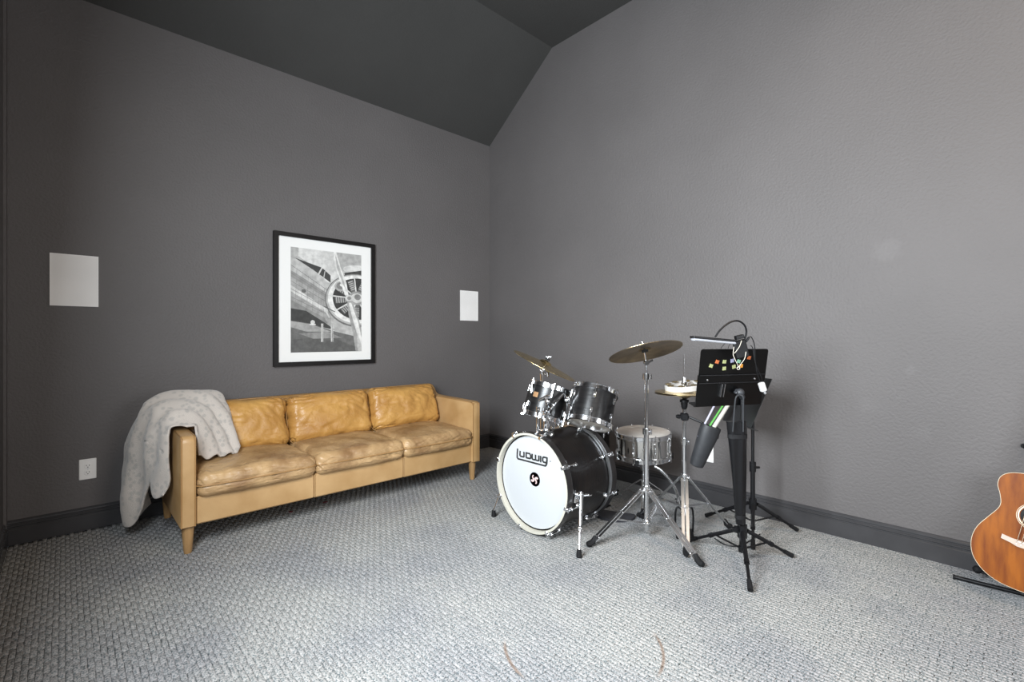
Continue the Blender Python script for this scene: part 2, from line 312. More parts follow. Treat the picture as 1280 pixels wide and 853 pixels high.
# ------------------------------------------------------------------ wall fittings
def wall_speaker(x0, x1, z0, z1, label):
    t = thing('wall_speaker', ((x0 + x1) / 2, 0, (z0 + z1) / 2), label, 'speaker', 'in-wall speakers either side of the picture')
    c = V(((x0 + x1) / 2, 0, (z0 + z1) / 2)); w_, h_ = x1 - x0, z1 - z0
    mb = MB(); e = .006
    for dx, dz, sx, sz in ((0, h_ / 2 - e / 2, w_, e), (0, -h_ / 2 + e / 2, w_, e), (w_ / 2 - e / 2, 0, e, h_ - 2 * e), (-w_ / 2 + e / 2, 0, e, h_ - 2 * e)): mb.box(c + V((dx, -.004, dz)), (sx, .008, sz))
    mb.build('frame', M_fit, t, 0)
    MB().box(c + V((0, -.0035, 0)), (w_ - 2 * e, .006, h_ - 2 * e)).build('grille', M_whitemet, t, 0)
wall_speaker(-3.180, -2.977, 1.274, 1.564, 'square white wall speaker grille left of the picture')
wall_speaker(-.370, -.155, 1.258, 1.546, 'white wall speaker grille right of the picture near the corner')
def outlet(c, n, u, wd, ht, label):
    c, n, u = V(c), V(n), V(u); t = thing('wall_outlet', c, label, 'outlet')
    M = Matrix((u, n, V((0, 0, 1)))).transposed()
    MB().box(c + n * .003, (wd, .006, ht), M, .0025).build('cover_plate', M_fit, t)
    for s in (1, -1):
        cc = c + V((0, 0, s * .019))
        r_ = MB().lathe([(.0165, .0), (.0165, .002), (.0155, .003), (0, .003)], axis_frame(cc + n * .0052, n), 20).build('receptacle', M_fit, t)
        sl = MB()
        for d in (-.006, .006): sl.box(cc + n * .0085 + u * d + V((0, 0, .003)), (.0022, .001, .008), M)
        sl.lathe([(.0026, 0), (.0026, .0008)], axis_frame(cc + n * .0082 + V((0, 0, -.007)), n), 10); sl.build('slot', M_slot, r_, 0)
    MB().lathe([(.003, 0), (.003, .001)], axis_frame(c + n * .006, n), 10).build('screw', M_steel, t)
outlet((-3.023, 0, .344), (0, -1, 0), (1, 0, 0), .075, .117, 'white electrical outlet low on the wall left of the sofa')
outlet((0, -2.235, .328), (-1, 0, 0), (0, -1, 0), .075, .117, 'white electrical outlet half hidden behind the drumstick bag')

# picture
PX0, PX1, PZ0, PZ1 = -2.036, -1.262, .888, 1.859
def picture():
    t = thing('framed_picture', ((PX0 + PX1) / 2, 0, (PZ0 + PZ1) / 2), 'black framed black-and-white photograph of an aeroplane engine above the sofa', 'picture')
    f = .030; d = .035; cx, cz = (PX0 + PX1) / 2, (PZ0 + PZ1) / 2; W, H = PX1 - PX0, PZ1 - PZ0
    mb = MB()
    for c, s in (((cx, -d / 2, PZ1 - f / 2), (W, d, f)), ((cx, -d / 2, PZ0 + f / 2), (W, d, f)), ((PX0 + f / 2, -d / 2, cz), (f, d, H - 2 * f)), ((PX1 - f / 2, -d / 2, cz), (f, d, H - 2 * f))): mb.box(c, s)
    mb.build('frame', mat('black_frame', (.006, .005, .005), .4, spec=.3), t, 0)
    MB().box((cx, -.010, cz), (W - 2 * f + .004, .012, H - 2 * f + .004)).build('mat_board', mat('white_mat_board', (.80, .79, .77), .7), t, 0)
    # print rect in 0..1 coordinates
    ax0, ax1, az0, az1 = PX0 + .118, PX1 - .112, PZ0 + .098, PZ1 - .100
    cols = {}
    def g(v):
        k = round(v, 2)
        if k not in cols: cols[k] = mat('print_grey_%02d' % int(k * 100), (k, k * .985, k * .955), .75, 0, .22, 30, 0, detail=5)
        return k
    layers = []
    def P(pts, v): layers.append((pts, g(v)))
    def ln(a, b, wd, v):
        dx, dy = b[0] - a[0], b[1] - a[1]; L = math.hypot(dx, dy * 1.38) or 1; nx, ny = -dy * 1.38 / L * wd / 2, dx / L * wd / 2 / 1.38
        P([(a[0] + nx, a[1] + ny), (b[0] + nx, b[1] + ny), (b[0] - nx, b[1] - ny), (a[0] - nx, a[1] - ny)], v)
    def ell(cx_, cy_, rx, ry, v, n=28): P([(cx_ + rx * math.cos(2 * PI * k / n), cy_ + ry * math.sin(2 * PI * k / n)) for k in range(n)], v)
    # y measured downwards from the top of the print
    P([(0, 0), (1, 0), (1, 1), (0, 1)], .46)
    P([(0, 0), (1, 0), (1, .16), (.6, .20), (0, .10)], .40); P([(.1, 0), (.6, 0), (.66, .3), (.5, .32), (.3, .17), (.1, .08)], .60)
    P([(0, .10), (.55, .36), (.55, .75), (0, .60)], .34)                       # fuselage
    P([(0, .10), (.3, .20), (.52, .32), (.50, .42), (0, .22)], .46); P([(0, .22), (.5, .42), (.49, .47), (0, .28)], .26)
    P([(0, .36), (.5, .58), (.5, .62), (0, .42)], .60); P([(0, .50), (.45, .66), (.5, .72), (0, .60)], .24)
    for k in range(5): ln((.0, .17 + k * .075), (.5, .39 + k * .06), .006, .18)
    for k in range(6): ln((.08 + k * .075, .19 + k * .035), (.06 + k * .075, .52 + k * .03), .005, .24)
    P([(.05, .10), (.42, .17), (.54, .24), (.54, .31), (.30, .20)], .05); ln((.42, .17), (.36, .25), .02, .55); ln((.46, .20), (.44, .28), .012, .45); ell(.17, .41, .03, .018, .12)
    P([(0, .58), (.2, .60), (.48, .72), (.6, .78), (0, .70)], .05)
    P([(0, .70), (.25, .72), (.62, .80), (1, .86), (1, 1), (0, 1)], .14); P([(0, .70), (.28, .73), (.55, .80), (.2, .80), (0, .76)], .34); P([(0, .88), (.5, .84), (.9, .95), (.9, 1), (0, 1)], .11); P([(.1, .82), (.5, .80), (.7, .86), (.3, .87)], .26)
    for sx in (.42, .56): ln((sx, .72), (sx, .90), .03, .62); ln((sx, .72), (sx + .005, .90), .008, .12)
    ell(.29, .71, .03, .022, .62); ell(.29, .73, .045, .008, .70)
    ell(.96, .16, .24, .05, .60); P([(.74, .20), (1, .16), (1, .36), (.80, .38)], .05)
    ell(.93, .475, .47, .275, .16, 40); ell(.93, .47, .455, .262, .44, 40); ell(.93, .465, .43, .248, .72, 40); ell(.955, .46, .385, .215, .035, 40)   # cowling
    for k in range(9):                                                          # cylinders
        a = 2 * PI * k / 9 + .2; c0 = (.93 + .09 * math.cos(a), .455 + .05 * math.sin(a)); c1 = (.93 + .33 * math.cos(a), .455 + .19 * math.sin(a)); ln(c0, c1, .085, .13)
        for q in range(5):
            f_ = .35 + q * .14; m_ = (c0[0] + (c1[0] - c0[0]) * f_, c0[1] + (c1[1] - c0[1]) * f_); dx, dy = (c1[0] - c0[0]), (c1[1] - c0[1]) * 1.38; L = math.hypot(dx, dy)
            ln((m_[0] - dy / L * .04, m_[1] + dx / L * .04 / 1.38), (m_[0] + dy / L * .04, m_[1] - dx / L * .04 / 1.38), .011, .45)
        a2 = a + .22; ln((.93 + .1 * math.cos(a2), .455 + .055 * math.sin(a2)), (.93 + .37 * math.cos(a2), .455 + .21 * math.sin(a2)), .018, .66)
    ell(.68, .34, .085, .05, .40); ell(.68, .335, .06, .034, .20); ell(.70, .325, .03, .016, .75)
    ell(.93, .45, .12, .070, .30); ell(.93, .45, .09, .05, .58); ell(.94, .44, .05, .03, .22); ell(.81, .455, .06, .036, .62); ell(.81, .455, .03, .018, .28)
    P([(.585, .0), (.62, .0), (.68, .14), (.77, .30), (.80, .42), (.75, .43), (.68, .30), (.60, .14)], .72); P([(.60, .02), (.62, .05), (.70, .22), (.77, .38), (.72, .32), (.63, .16)], .42)
    P([(.78, .49), (.86, .48), (.94, .62), (1, .78), (1, 1), (.91, 1), (.87, .82), (.80, .62)], .34); P([(.80, .50), (.84, .50), (.95, .70), (1, .86), (1, .98), (.95, .86), (.86, .66)], .70); P([(.93, .80), (1, .93), (1, 1), (.94, 1)], .50)
    ln((.44, .56), (.52, .66), .02, .65); ln((.45, .55), (.60, .60), .012, .1)
    mb = MB(); keys = sorted(cols); idx = {k: i for i, k in enumerate(keys)}
    def clip(pts):
        for ax_, lim, sg in ((0, 0, 1), (0, 1, -1), (1, 0, 1), (1, 1, -1)):
            out = []
            for i_ in range(len(pts)):
                a, b = pts[i_], pts[(i_ + 1) % len(pts)]; ia = (a[ax_] - lim) * sg >= 0; ib = (b[ax_] - lim) * sg >= 0
                if ia: out.append(a)
                if ia != ib:
                    t_ = (lim - a[ax_]) / (b[ax_] - a[ax_]); out.append((a[0] + (b[0] - a[0]) * t_, a[1] + (b[1] - a[1]) * t_))
            pts = out
            if not pts: break
        return pts
    for i, (pts, v) in enumerate(layers):
        pts = clip(pts)
        if len(pts) < 3: continue
        mb.cur = idx[v]; y = -.0165 - i * .00003
        mb.poly([(ax0 + p[0] * (ax1 - ax0), y, az1 - p[1] * (az1 - az0)) for p in pts])
    o = mb.build('photo_print', [cols[k] for k in keys], t, 0, False); o['label'] = 'monochrome print of an old aeroplane with a radial engine and propeller'
picture()

# ------------------------------------------------------------------ sofa
def crease(p, w_=.07):
    n_ = noise.noise(p); return -math.exp(-(n_ / w_) ** 2)
def cushion(name, c, size, m, parent, seed, r=.045, crown=.02, wr=.005, M=None, mode='seat', label=None):
    import bmesh
    bm = bmesh.new(); bmesh.ops.create_cube(bm, size=2); bmesh.ops.subdivide_edges(bm, edges=bm.edges, cuts=54, use_grid_fill=True)
    h = V(size) / 2; c = V(c); S = math.sin(.94 * PI / 2); so = V((seed * 3.1, seed * 1.7, seed))
    for v in bm.verts:
        p = V([h[k] * math.sin(v.co[k] * .94 * PI / 2) / S for k in range(3)])
        inn = V([max(-(h[k] - r), min(h[k] - r, p[k])) for k in range(3)]); d = p - inn
        q = inn + d.normalized() * r if d.length > 1e-6 else p
        x, y, z = q.x / h.x, q.y / h.y, q.z / h.z
        nv = V((d.x, d.y, d.z)).normalized() if d.length > 1e-6 else V((0, 0, 1))
        if mode == 'seat':
            q.z += (crown if z > 0 else 0) * max(0, 1 - x * x) ** .6 * max(0, 1 - y * y) ** .6 * max(0, z)
            front = max(0, -y - .35)
            a = noise.noise(V((q.x * 30 + q.y * 10 + q.z * 24, q.y * 9, q.z * 8)) + so); b = noise.noise(V((q.x * 7, q.y * 9, q.z * 7)) + so)
            low = 1 if z > -.5 else .25
            q += nv * low * ((1 - abs(a) * 2.2) * wr * .55 * min(1, front * 1.6) + b * wr * .9 + crease(V((q.x * 9 + q.y * 6, q.y * 14 - q.x * 3, q.z * 12)) + so) * wr * .75 + crease(V((q.x * 26 + q.y * 12 + q.z * 18, q.y * 7, 3)) + so, .1) * wr * .6 * min(1, front * 1.3 + .15))
            q.x += .004 * noise.noise(V((q.y * 9, q.z * 9, seed))) ; q.y += -.010 * (1 - x * x) * (1 if y < 0 else 0)
        else:
            q.y += (-crown) * max(0, 1 - x * x) ** .7 * max(0, 1 - z * z) ** .7 * (1 if y < 0 else 0) * max(0, -y)
            q.z += -.012 * (1 - x * x) * (1 if z > 0 else 0) * z * (.2 + noise.noise(V((q.x * 5, seed, 0))))
            ang = math.atan2(z - 1.1, x + .15 * math.sin(seed)); rad = math.hypot(x, z - 1.1)
            a = noise.noise(V((ang * 4.6 + rad * .6, rad * 1.1, seed * 5.0))); b = noise.noise(V((q.x * 8, seed, q.z * 10)) + so)
            ang2 = math.atan2(z + 1, (abs(x) - 1)); c_ = noise.noise(V((ang2 * 6, rad, seed * 2.0)))
            if y < .3: q += nv * (crease(V((ang * 4.2 + rad * .8, rad * 1.3, seed * 5.0)), .12) * wr * 1.25 * min(1, rad * 1.1) * max(.1, 1.2 - rad * .45) + b * wr * 1.1 + crease(V((q.x * 7 + q.z * 4, seed, q.z * 11 - q.x * 2)) + so, .06) * wr * .8 + crease(V((ang2 * 5, rad * .8, seed * 2.0)), .1) * wr * 1.1 * max(0, abs(x) - .3))
        v.co = (M @ q if M else q) + c - V(parent['_o'])
    me = bpy.data.meshes.new(name); bm.to_mesh(me); bm.free(); me.materials.append(m); me.shade_smooth()
    o = bpy.data.objects.new(name, me); C.objects.link(o); o.parent = parent; o['_o'] = parent['_o']
    # piping loops around the cushion edges
    pm = MB()
    def loopz(z):
        pts = []
        for k in range(4):
            sx, sy = ((-1, -1), (1, -1), (1, 1), (-1, 1))[k]; a0 = (PI, 1.5 * PI, 0, .5 * PI)[k]
            cc = V((sx * (h.x - r), sy * (h.y - r), z)); pts += [cc + V((math.cos(a0 + j * PI / 10) * (r + .006), math.sin(a0 + j * PI / 10) * (r + .006), 0)) for j in range(6)]
            nx_ = ((-1, -1), (1, -1), (1, 1), (-1, 1))[(k + 1) % 4]; e = V((nx_[0] * (h.x - r), nx_[1] * (h.y - r), z)); q0 = pts[-1]
            dirn = (e - cc).normalized(); L = (e - cc).length; pts += [q0 + dirn * L * j / 8 + V((0, -.008 * math.sin(PI * j / 8) if k == 0 else 0, 0)) for j in range(1, 8)]
        return pts
    if mode == 'seat': lp = loopz(h.z * .10)
    else: # loop in the x-z plane near the front face
        lp = []
        for k in range(4):
            sx, sz = ((-1, -1), (1, -1), (1, 1), (-1, 1))[k]; a0 = (PI, 1.5 * PI, 0, .5 * PI)[k]
            lp += [V((sx * (h.x - r) + math.cos(a0 + j * PI / 10) * r, -h.y * .25, sz * (h.z - r) + math.sin(a0 + j * PI / 10) * r)) for j in range(6)]
    pm.tube([(M @ p if M else p) + c for p in lp], .0038, 6, True); pm.build('piping', M_welt, o, 60)
    return o
SX0, SX1 = -2.700, -.783
def sofa():
    t = thing('sofa', ((SX0 + SX1) / 2, -.43, 0), 'three-seat tan leather sofa with worn cushions and short wooden legs', 'sofa')
    aw = .066
    def arm_prof():
        pr = [(-.800, .145), (-.800, .565)] + [(-.800 + .035 * (1 - math.cos(a)), .565 + .035 * math.sin(a)) for a in [PI / 2 * k / 5 for k in range(1, 6)]]
        pr += [(-.60, .603), (-.40, .606), (-.27, .610), (-.225, .620), (-.195, .642), (-.175, .668), (-.155, .684), (-.12, .690), (-.075, .688), (-.060, .675), (-.050, .145)]
        return pr
    pr = arm_prof()
    for x0, sg in ((SX0, 1), (SX1, -1)):
        mb = MB(); b = .010
        # bevelled slab from inset / full / inset outlines
        cy = sum(p[0] for p in pr) / len(pr); cz = .40
        def ring(x, k): return [V((x, p[0] + (k if p[0] < cy else -k), p[1] + (-k if p[1] > cz else k * 0))) for p in pr]
        rs = [ring(x0, b), ring(x0 + sg * b * .35, b * .35), ring(x0 + sg * b, 0), ring(x0 + sg * (aw - b), 0), ring(x0 + sg * (aw - b * .35), b * .35), ring(x0 + sg * aw, b)]
        n = len(pr); vs = sum(rs, []); fs = [tuple(range(n)), tuple(range(5 * n, 6 * n))]
        for k in range(5): fs += [(k * n + i, k * n + (i + 1) % n, (k + 1) * n + (i + 1) % n, (k + 1) * n + i) for i in range(n)]
        mb.add(vs, fs); o = mb.build('arm', M_lth, t, 40)
        pm = MB()
        for xx in (x0 + sg * .004, x0 + sg * (aw - .004)): pm.tube(spline([V((xx, p[0] + .002, p[1] - .002)) for p in pr[:-1]], 2), .0038, 6)
        pm.build('piping', M_welt, o, 60)
    xi0, xi1 = SX0 + aw, SX1 - aw
    # base rail panels with seams
    ed = [xi0, -2.033, -1.432, xi1]
    for k in range(3):
        MB().box(((ed[k] + ed[k + 1]) / 2, -.42, .212), (ed[k + 1] - ed[k] - .0015, .715, .143), None, .007).build('base_panel', M_lth, t)
    for k in (1, 2): MB().tube([(ed[k], -.779, .145), (ed[k], -.780, .215), (ed[k], -.779, .28)], .0028, 6).build('seam_piping', M_lth, t)
    # back
    mb = MB(); pb = [(-.215, .27), (-.185, .640), (-.172, .668), (-.150, .684), (-.12, .690), (-.075, .688), (-.060, .675), (-.052, .145), (-.215, .145)]
    mb.prism([(xi0, a, b) for a, b in pb], (xi1 - xi0, 0, 0)); bk = mb.build('back_frame', M_lthback, t, 60)
    MB().tube([(xi0, -.168, .675), (xi1, -.168, .675)], .004, 6).build('piping', M_welt, bk, 60)
    sp = [(-2.629, -2.029), (-2.031, -1.440), (-1.440, -.852)]
    for k, (a, b) in enumerate(sp):
        cushion('seat_cushion', ((a + b) / 2, -.512, .335), (b - a, .600, .122), M_lthseat, t, k + 1, .042, .034, .0068)
    Mx = Matrix.Rotation(R(-16), 3, 'X')
    bp = [(-2.629, -2.040, .0, 0), (-2.040, -1.456, 0.0, -1), (-1.456, -.862, .006, 0)]
    for k, (a, b, dz, ry) in enumerate(bp):
        Mr = Matrix.Rotation(R(ry), 3, 'Y') @ Mx
        cushion('back_cushion', ((a + b) / 2, -.292, .541 + dz), (b - a, .150, .325), M_lthback, t, k + 11, .055, .040, .0085, Mr, 'back')
    for x, y in ((-2.662, -.752), (-.820, -.752), (-2.662, -.10), (-.820, -.10)):
        mb = MB().lathe([(.0165, 0), (.019, .012), (.026, .10), (.029, .146)], Matrix.Translation((x, y, 0)), 20); mb.build('leg', M_leg, t)
sofa()

# knitted throw over the left arm
def blanket():
    rows = [
     (-.64, -.63, [(204,620),(210,606),(211.5,585),(212,560),(212,542),(216,534.5),(232,537),(243,549),(248,571)]),
     (-.58, -.61, [(196,622),(198,600),(199,578),(199,556),(203,534),(218,520),(241,526),(255,548),(259,572)]),
     (-.52, -.59, [(188,604),(187,588),(187,570),(188,548),(196,528),(219,513),(245,519),(263,545),(270,571)]),
     (-.44, -.575, [(181,632),(183,606),(180,580),(180,552),(190,516),(217,505),(250,512),(270,540),(281,570)]),
     (-.36, -.56, [(165,657),(160,628),(163,590),(167,552),(180,514),(212,497),(252,503),(276,533),(291,568)]),
     (-.29, -.54, [(158,652),(152,622),(156,582),(162,547),(185,507),(220,492.5),(258,496),(283,524),(298,564)]),
     (-.23, -.48, [(174,646),(168,614),(166,578),(172,540),(196,508),(226,495),(266,493),(284,514),(296,552)]),
     (-.18, -.38, [(187,630),(181,602),(176,575),(183,540),(202,513),(234,500),(269,494),(280,508),(290,538)])]
    G = []
    for y, ys, r in rows:
        G.append([plane(u, v, (0, y + (ys - y) * max(0, (i - 5) / 3), 0), (0, 1, 0)) for i, (u, v) in enumerate(r)])
    Rr = [spline(r, 9) for r in G]; cols_ = [spline([Rr[j][i] for j in range(len(Rr))], 9) for i in range(len(Rr[0]))]
    nI, nJ = len(cols_), len(cols_[0]); vs = []
    for i in range(nI):
        for j in range(nJ):
            p = cols_[i][j].copy(); f = i / (nI - 1)
            fold = math.sin(j * .42 + 2.2 * math.sin(i * .055) + f * 2.5)
            am = .010 + .010 * (1 - abs(f - .55) * 1.4)
            p += V((.5 if f < .5 else .2, 0, .8 if f > .35 else .1)) * fold * am
            p.z += .006 * noise.noise(p * 14); p.x += .006 * noise.noise(p * 12 + V((5, 0, 0)))
            # keep clear of the sofa arm, its seat and its back
            if f < .46: p.x = min(p.x, SX0 - .016)
            if p.x < -2.61: p.z = max(p.z, .622) if p.x > SX0 - .012 else p.z
            else: p.z = max(p.z, .425)
            p.z = max(p.z, .03); vs.append(p)
    fs = [(i * nJ + j, (i + 1) * nJ + j, (i + 1) * nJ + j + 1, i * nJ + j + 1) for i in range(nI - 1) for j in range(nJ - 1)]
    m = bpy.data.materials.new('spotted_fleece'); m.use_nodes = True; nt = m.node_tree; b = nt.nodes['Principled BSDF']; b.inputs['Roughness'].default_value = 1; b.inputs['Sheen Weight'].default_value = .4; b.inputs['Specular IOR Level'].default_value = .1
    N = nt.nodes.new; L = nt.links.new; tc = N('ShaderNodeTexCoord'); nz = N('ShaderNodeTexNoise'); nz.inputs['Scale'].default_value = 30; L(tc.outputs['Object'], nz.inputs['Vector'])
    ml = N('ShaderNodeVectorMath'); ml.operation = 'MULTIPLY_ADD'; ml.inputs[1].default_value = (.02, .02, .02); L(nz.outputs['Color'], ml.inputs[0]); L(tc.outputs['Object'], ml.inputs[2])
    vo = N('ShaderNodeTexVoronoi'); vo.inputs['Scale'].default_value = 34; L(ml.outputs[0], vo.inputs['Vector'])
    cr = N('ShaderNodeValToRGB'); e = cr.color_ramp.elements; e[0].position = .28; e[0].color = (.42, .39, .36, 1); e[1].position = .46; e[1].color = (.53, .48, .435, 1); L(vo.outputs['Distance'], cr.inputs[0]); L(cr.outputs[0], b.inputs['Base Color'])
    n2 = N('ShaderNodeTexNoise'); n2.inputs['Scale'].default_value = 300; L(tc.outputs['Object'], n2.inputs['Vector']); bp = N('ShaderNodeBump'); bp.inputs['Strength'].default_value = .7; bp.inputs['Distance'].default_value = .004; L(n2.outputs['Fac'], bp.inputs['Height']); L(bp.outputs[0], b.inputs['Normal'])
    mb = MB(); mb.add(vs, fs); o = selfthing(mb, 'throw_blanket', m, V((-2.72, -.38, .62)), 'cream and grey spotted fleece throw draped over the left sofa arm', 'blanket', None, 180, True)
    sd = o.modifiers.new('thick', 'SOLIDIFY'); sd.thickness = .011; sd.offset = 1
blanket()

# ------------------------------------------------------------------ drums
def tension(parent, M, Rr, z0, z1, ang, lug_h=.045, lugz=None, m=M_chrome, rr=.0022):
    """a lug at lugz with the rod running to the hoop at z1"""
    a = V((math.cos(ang), math.sin(ang), 0)); lz = z0 if lugz is None else lugz
    tx = V((-a.y, a.x, 0)); Mr = Matrix((a, tx, V((0, 0, 1)))).transposed()
    mb = MB(); mb.box(a * (Rr + .005), (.010, .015, lug_h), Mr, .003)
    mb.ball(a * (Rr + .006), .006, 8, 1.5)
    mb.v = [M @ (p + V((0, 0, lz))) for p in mb.v]; lg = mb.build('lug', m, parent)
    rb = MB(); rb.cyl(a * (Rr + .013) + V((0, 0, lz)), a * (Rr + .013) + V((0, 0, z1)), rr, None, 6); rb.cyl(a * (Rr + .013) + V((0, 0, z1)), a * (Rr + .013) + V((0, 0, z1 + (.012 if z1 > lz else -.012))), rr * 1.7, None, 6)
    rb.v = [M @ p for p in rb.v]; rb.build('tension_rod', m, lg)
def ring_mb(M, r0, r1, z0, z1, lip=.004, seg=48):
    return MB().lathe([(r0, z0), (r1, z0), (r1 + lip, z0 + .001), (r1 + lip, z0 + .004), (r1, z0 + .005), (r1, z1 - .005), (r1 + lip, z1 - .004), (r1 + lip, z1 - .001), (r1, z1), (r0, z1)], M, seg, True)
def drum(name, M, Rr, L, nl, label, shell, headtop, headbot, double=True, a0=0.2, badge=None):
    t = thing(name, M.translation, label, 'drum')
    MB().lathe([(Rr, -L / 2), (Rr, L / 2), (Rr - .006, L / 2), (Rr - .006, -L / 2)], M, 48, True).build('shell', shell, t)
    ht = ring_mb(M, Rr + .003, Rr + .009, L / 2 - .018, L / 2 + .010).build('hoop', M_chrome, t); hb = ring_mb(M, Rr + .003, Rr + .009, -L / 2 - .010, -L / 2 + .018).build('hoop', M_chrome, t)
    MB().lathe([(Rr + .003, L / 2 - .014), (Rr + .003, L / 2 - .001), (Rr - .004, L / 2 + .003), (0, L / 2 + .003), (0, L / 2 + .001)], M, 48).build('batter_head', headtop, t)
    MB().lathe([(Rr + .003, -L / 2 + .014), (Rr + .003, -L / 2 + .001), (Rr - .004, -L / 2 - .003), (0, -L / 2 - .003), (0, -L / 2 - .001)], M, 48).build('resonant_head', headbot, t)
    for k in range(nl):
        a = a0 + 2 * PI * k / nl
        if double:
            tension(t, M, Rr, 0, L / 2 + .006, a, .034, L / 2 - .055); tension(t, M, Rr, 0, -L / 2 - .006, a, .034, -L / 2 + .055)
        else:
            tension(t, M, Rr, 0, L / 2 + .006, a, .060, 0.012); tension(t, M, Rr, 0, -L / 2 - .006, a, .030, -.02)
    return t

# bass drum: axis along +X (front head towards -X)
BX0, BX1, BYc, BZc, BR = -1.232, -.800, -1.785, .287, .279
def bass():
    t = thing('bass_drum', (BX0, BYc, 0), 'large black bass drum with a white front head lying on its side', 'drum')
    M = axis_frame((BX0, BYc, BZc), (1, 0, 0), (0, -1, 0)); L = BX1 - BX0; hd = .040
    rs = BR - .016
    MB().lathe([(rs, .030), (rs, L - .030), (rs - .008, L - .03), (rs - .008, .03)], M, 72, True).build('shell', M_bshell, t)
    h1 = MB().lathe([(BR - .010, 0), (BR, .002), (BR, hd), (BR - .011, hd)], M, 72, True).build('front_hoop', mat('black_wood_hoop', (.014, .012, .012), .35, coat=.2), t); h1['label'] = 'black front hoop'
    MB().lathe([(BR - .003, -.0012), (BR - .0155, -.0005), (BR - .0160, hd - .006), (BR - .0105, hd - .006), (BR - .0095, .001)], M, 72, True).build('hoop_lining', M_hoopin, h1)
    h2 = MB().lathe([(BR - .011, L - hd), (BR, L - hd), (BR, L), (BR - .011, L)], M, 72, True).build('rear_hoop', bpy.data.materials['black_wood_hoop'], t)
    MB().lathe([(BR - .012, hd), (BR - .004, hd), (BR - .004, hd + .005), (BR - .012, hd + .005)], M, 72, True).build('steel_band', M_chrome, h1)
    MB().lathe([(BR - .012, L - hd - .018), (BR - .003, L - hd - .018), (BR - .003, L - hd), (BR - .012, L - hd)], M, 72, True).build('steel_band', M_steel, h2)
    hdm = MB().lathe([(0, .030), (BR - .020, .030), (BR - .016, .034), (BR - .016, .038), (0, .0305)], M, 72).build('front_head', M_head, t)
    MB().lathe([(0, L - .026), (BR - .020, L - .026), (BR - .016, L - .03), (0, L - .028)], M, 72).build('rear_head', M_headw, t)
    for k in range(8):
        a = PI / 8 + k * PI / 4 - .10; d = V((math.cos(a), math.sin(a), 0)); tx = V((-d.y, d.x, 0)); Mr = Matrix((d, tx, V((0, 0, 1)))).transposed()
        for zz0, sg in ((0, 1), (L, -1)):
            mb = MB(); mb.box(d * (BR + .003) + V((0, 0, zz0 + sg * .018)), (.008, .022, .040), Mr, .003); mb.box(d * (BR - .006) + V((0, 0, zz0 - sg * .002)), (.020, .018, .007), Mr, .002)
            mb.box(d * (BR + .012) + V((0, 0, zz0 + sg * .030)), (.014, .012, .010), Mr, .003)
            mb.v = [M @ p for p in mb.v]; c = mb.build('claw', M_chrome, t)
            rb = MB(); rb.cyl(d * (BR + .012) + V((0, 0, zz0 + sg * .005)), d * (BR + .010) + V((0, 0, zz0 + sg * .085)), .003, None, 6); rb.bar(d * (BR + .012) + tx * .012 + V((0, 0, zz0 + sg * .004)), d * (BR + .012) - tx * .012 + V((0, 0, zz0 + sg * .004)), .004, .004)
            rb.v = [M @ p for p in rb.v]; rb.build('tension_rod', M_chrome, c)
            lb = MB(); lb.box(d * (rs + .010) + V((0, 0, zz0 + sg * .095)), (.020, .016, .030), Mr, .005); lb.ball(d * (rs + .019) + V((0, 0, zz0 + sg * .095)), .011, 8)
            lb.v = [M @ p for p in lb.v]; lb.build('lug', M_chrome, t)
    # spurs
    for sg, foot in ((-1, V((-1.250, -2.150, 0))), (1, V((-1.205, -1.450, 0)))):
        a = V((BX0 + .105, BYc + sg * (rs - .005) * math.cos(R(8)), BZc - .03)); sp = MB()
        sp.box(a, (.060, .014, .075), None, .004); sp.ball(a + V((0, sg * .018, 0)), .020, 12); sp.cyl(a + V((0, sg * .018, 0)), a + V((.055, sg * .034, -.002)), .005, None, 8); sp.bar(a + V((.055, sg * .02, -.002)), a + V((.055, sg * .05, -.002)), .010, .006)
        s0 = sp.build('spur_bracket', M_chrome, t); g = a + V((0, sg * .026, .02)); f = foot + V((0, 0, .03))
        s1 = MB(); s1.cyl(g, g.lerp(f, .55), .011, None, 12); s1.cyl(g.lerp(f, .5), f, .007, None, 12); s1.ball(g.lerp(f, .62), .012, 8); o = s1.build('spur_leg', M_chrome, t)
        MB().lathe([(.010, 0), (.015, .004), (.013, .030), (.010, .040), (0, .040)], Matrix.Translation(foot), 14).build('rubber_foot', M_rubber, o)
    # logo lettering on the head, drawn as strokes
    hx = BX0 + .0293
    def hp(u, v): return plane(u, v, (hx, 0, 0), (1, 0, 0))
    O = hp(646.5, 573.5); E = hp(684.5, 583.5); ex = (E - O); Lw = ex.length; ex.normalize(); ez = V((-1, 0, 0)).cross(ex) * 1.0
    if ez.z < 0: ez = -ez
    lm = MB()
    def stroke(pts, wd, cl=False, k=[0]):
        k[0] += 1
        P2 = [V((p[0], p[1])) for p in pts]; n = len(P2); left = []; right = []
        for i in range(n):
            a = P2[max(0, i - 1)]; b = P2[min(n - 1, i + 1)]
            d1 = (P2[i] - a); d2 = (b - P2[i]); d1 = d1.normalized() if d1.length > 0 else d2.normalized(); d2 = d2.normalized() if d2.length > 0 else d1
            m_ = (d1 + d2).normalized(); nn = V((-m_.y, m_.x)); s_ = wd / 2 / max(.5, nn.dot(V((-d1.y, d1.x)))); left.append(P2[i] + nn * s_); right.append(P2[i] - nn * s_)
        for i in range(n - 1):
            lm.poly([O + ex * q.x * Lw + ez * q.y * Lw * .82 + V((-.0002 - k[0] * .00002, 0, 0)) for q in (left[i], left[i + 1], right[i + 1], right[i])])
    sw = .050; y0 = .095
    stroke([(.015, .30), (.0, .10), (.0, .03), (.03, .0), (.93, .0), (.955, .03), (.985, .20)], sw)      # L, its underline and the g tail
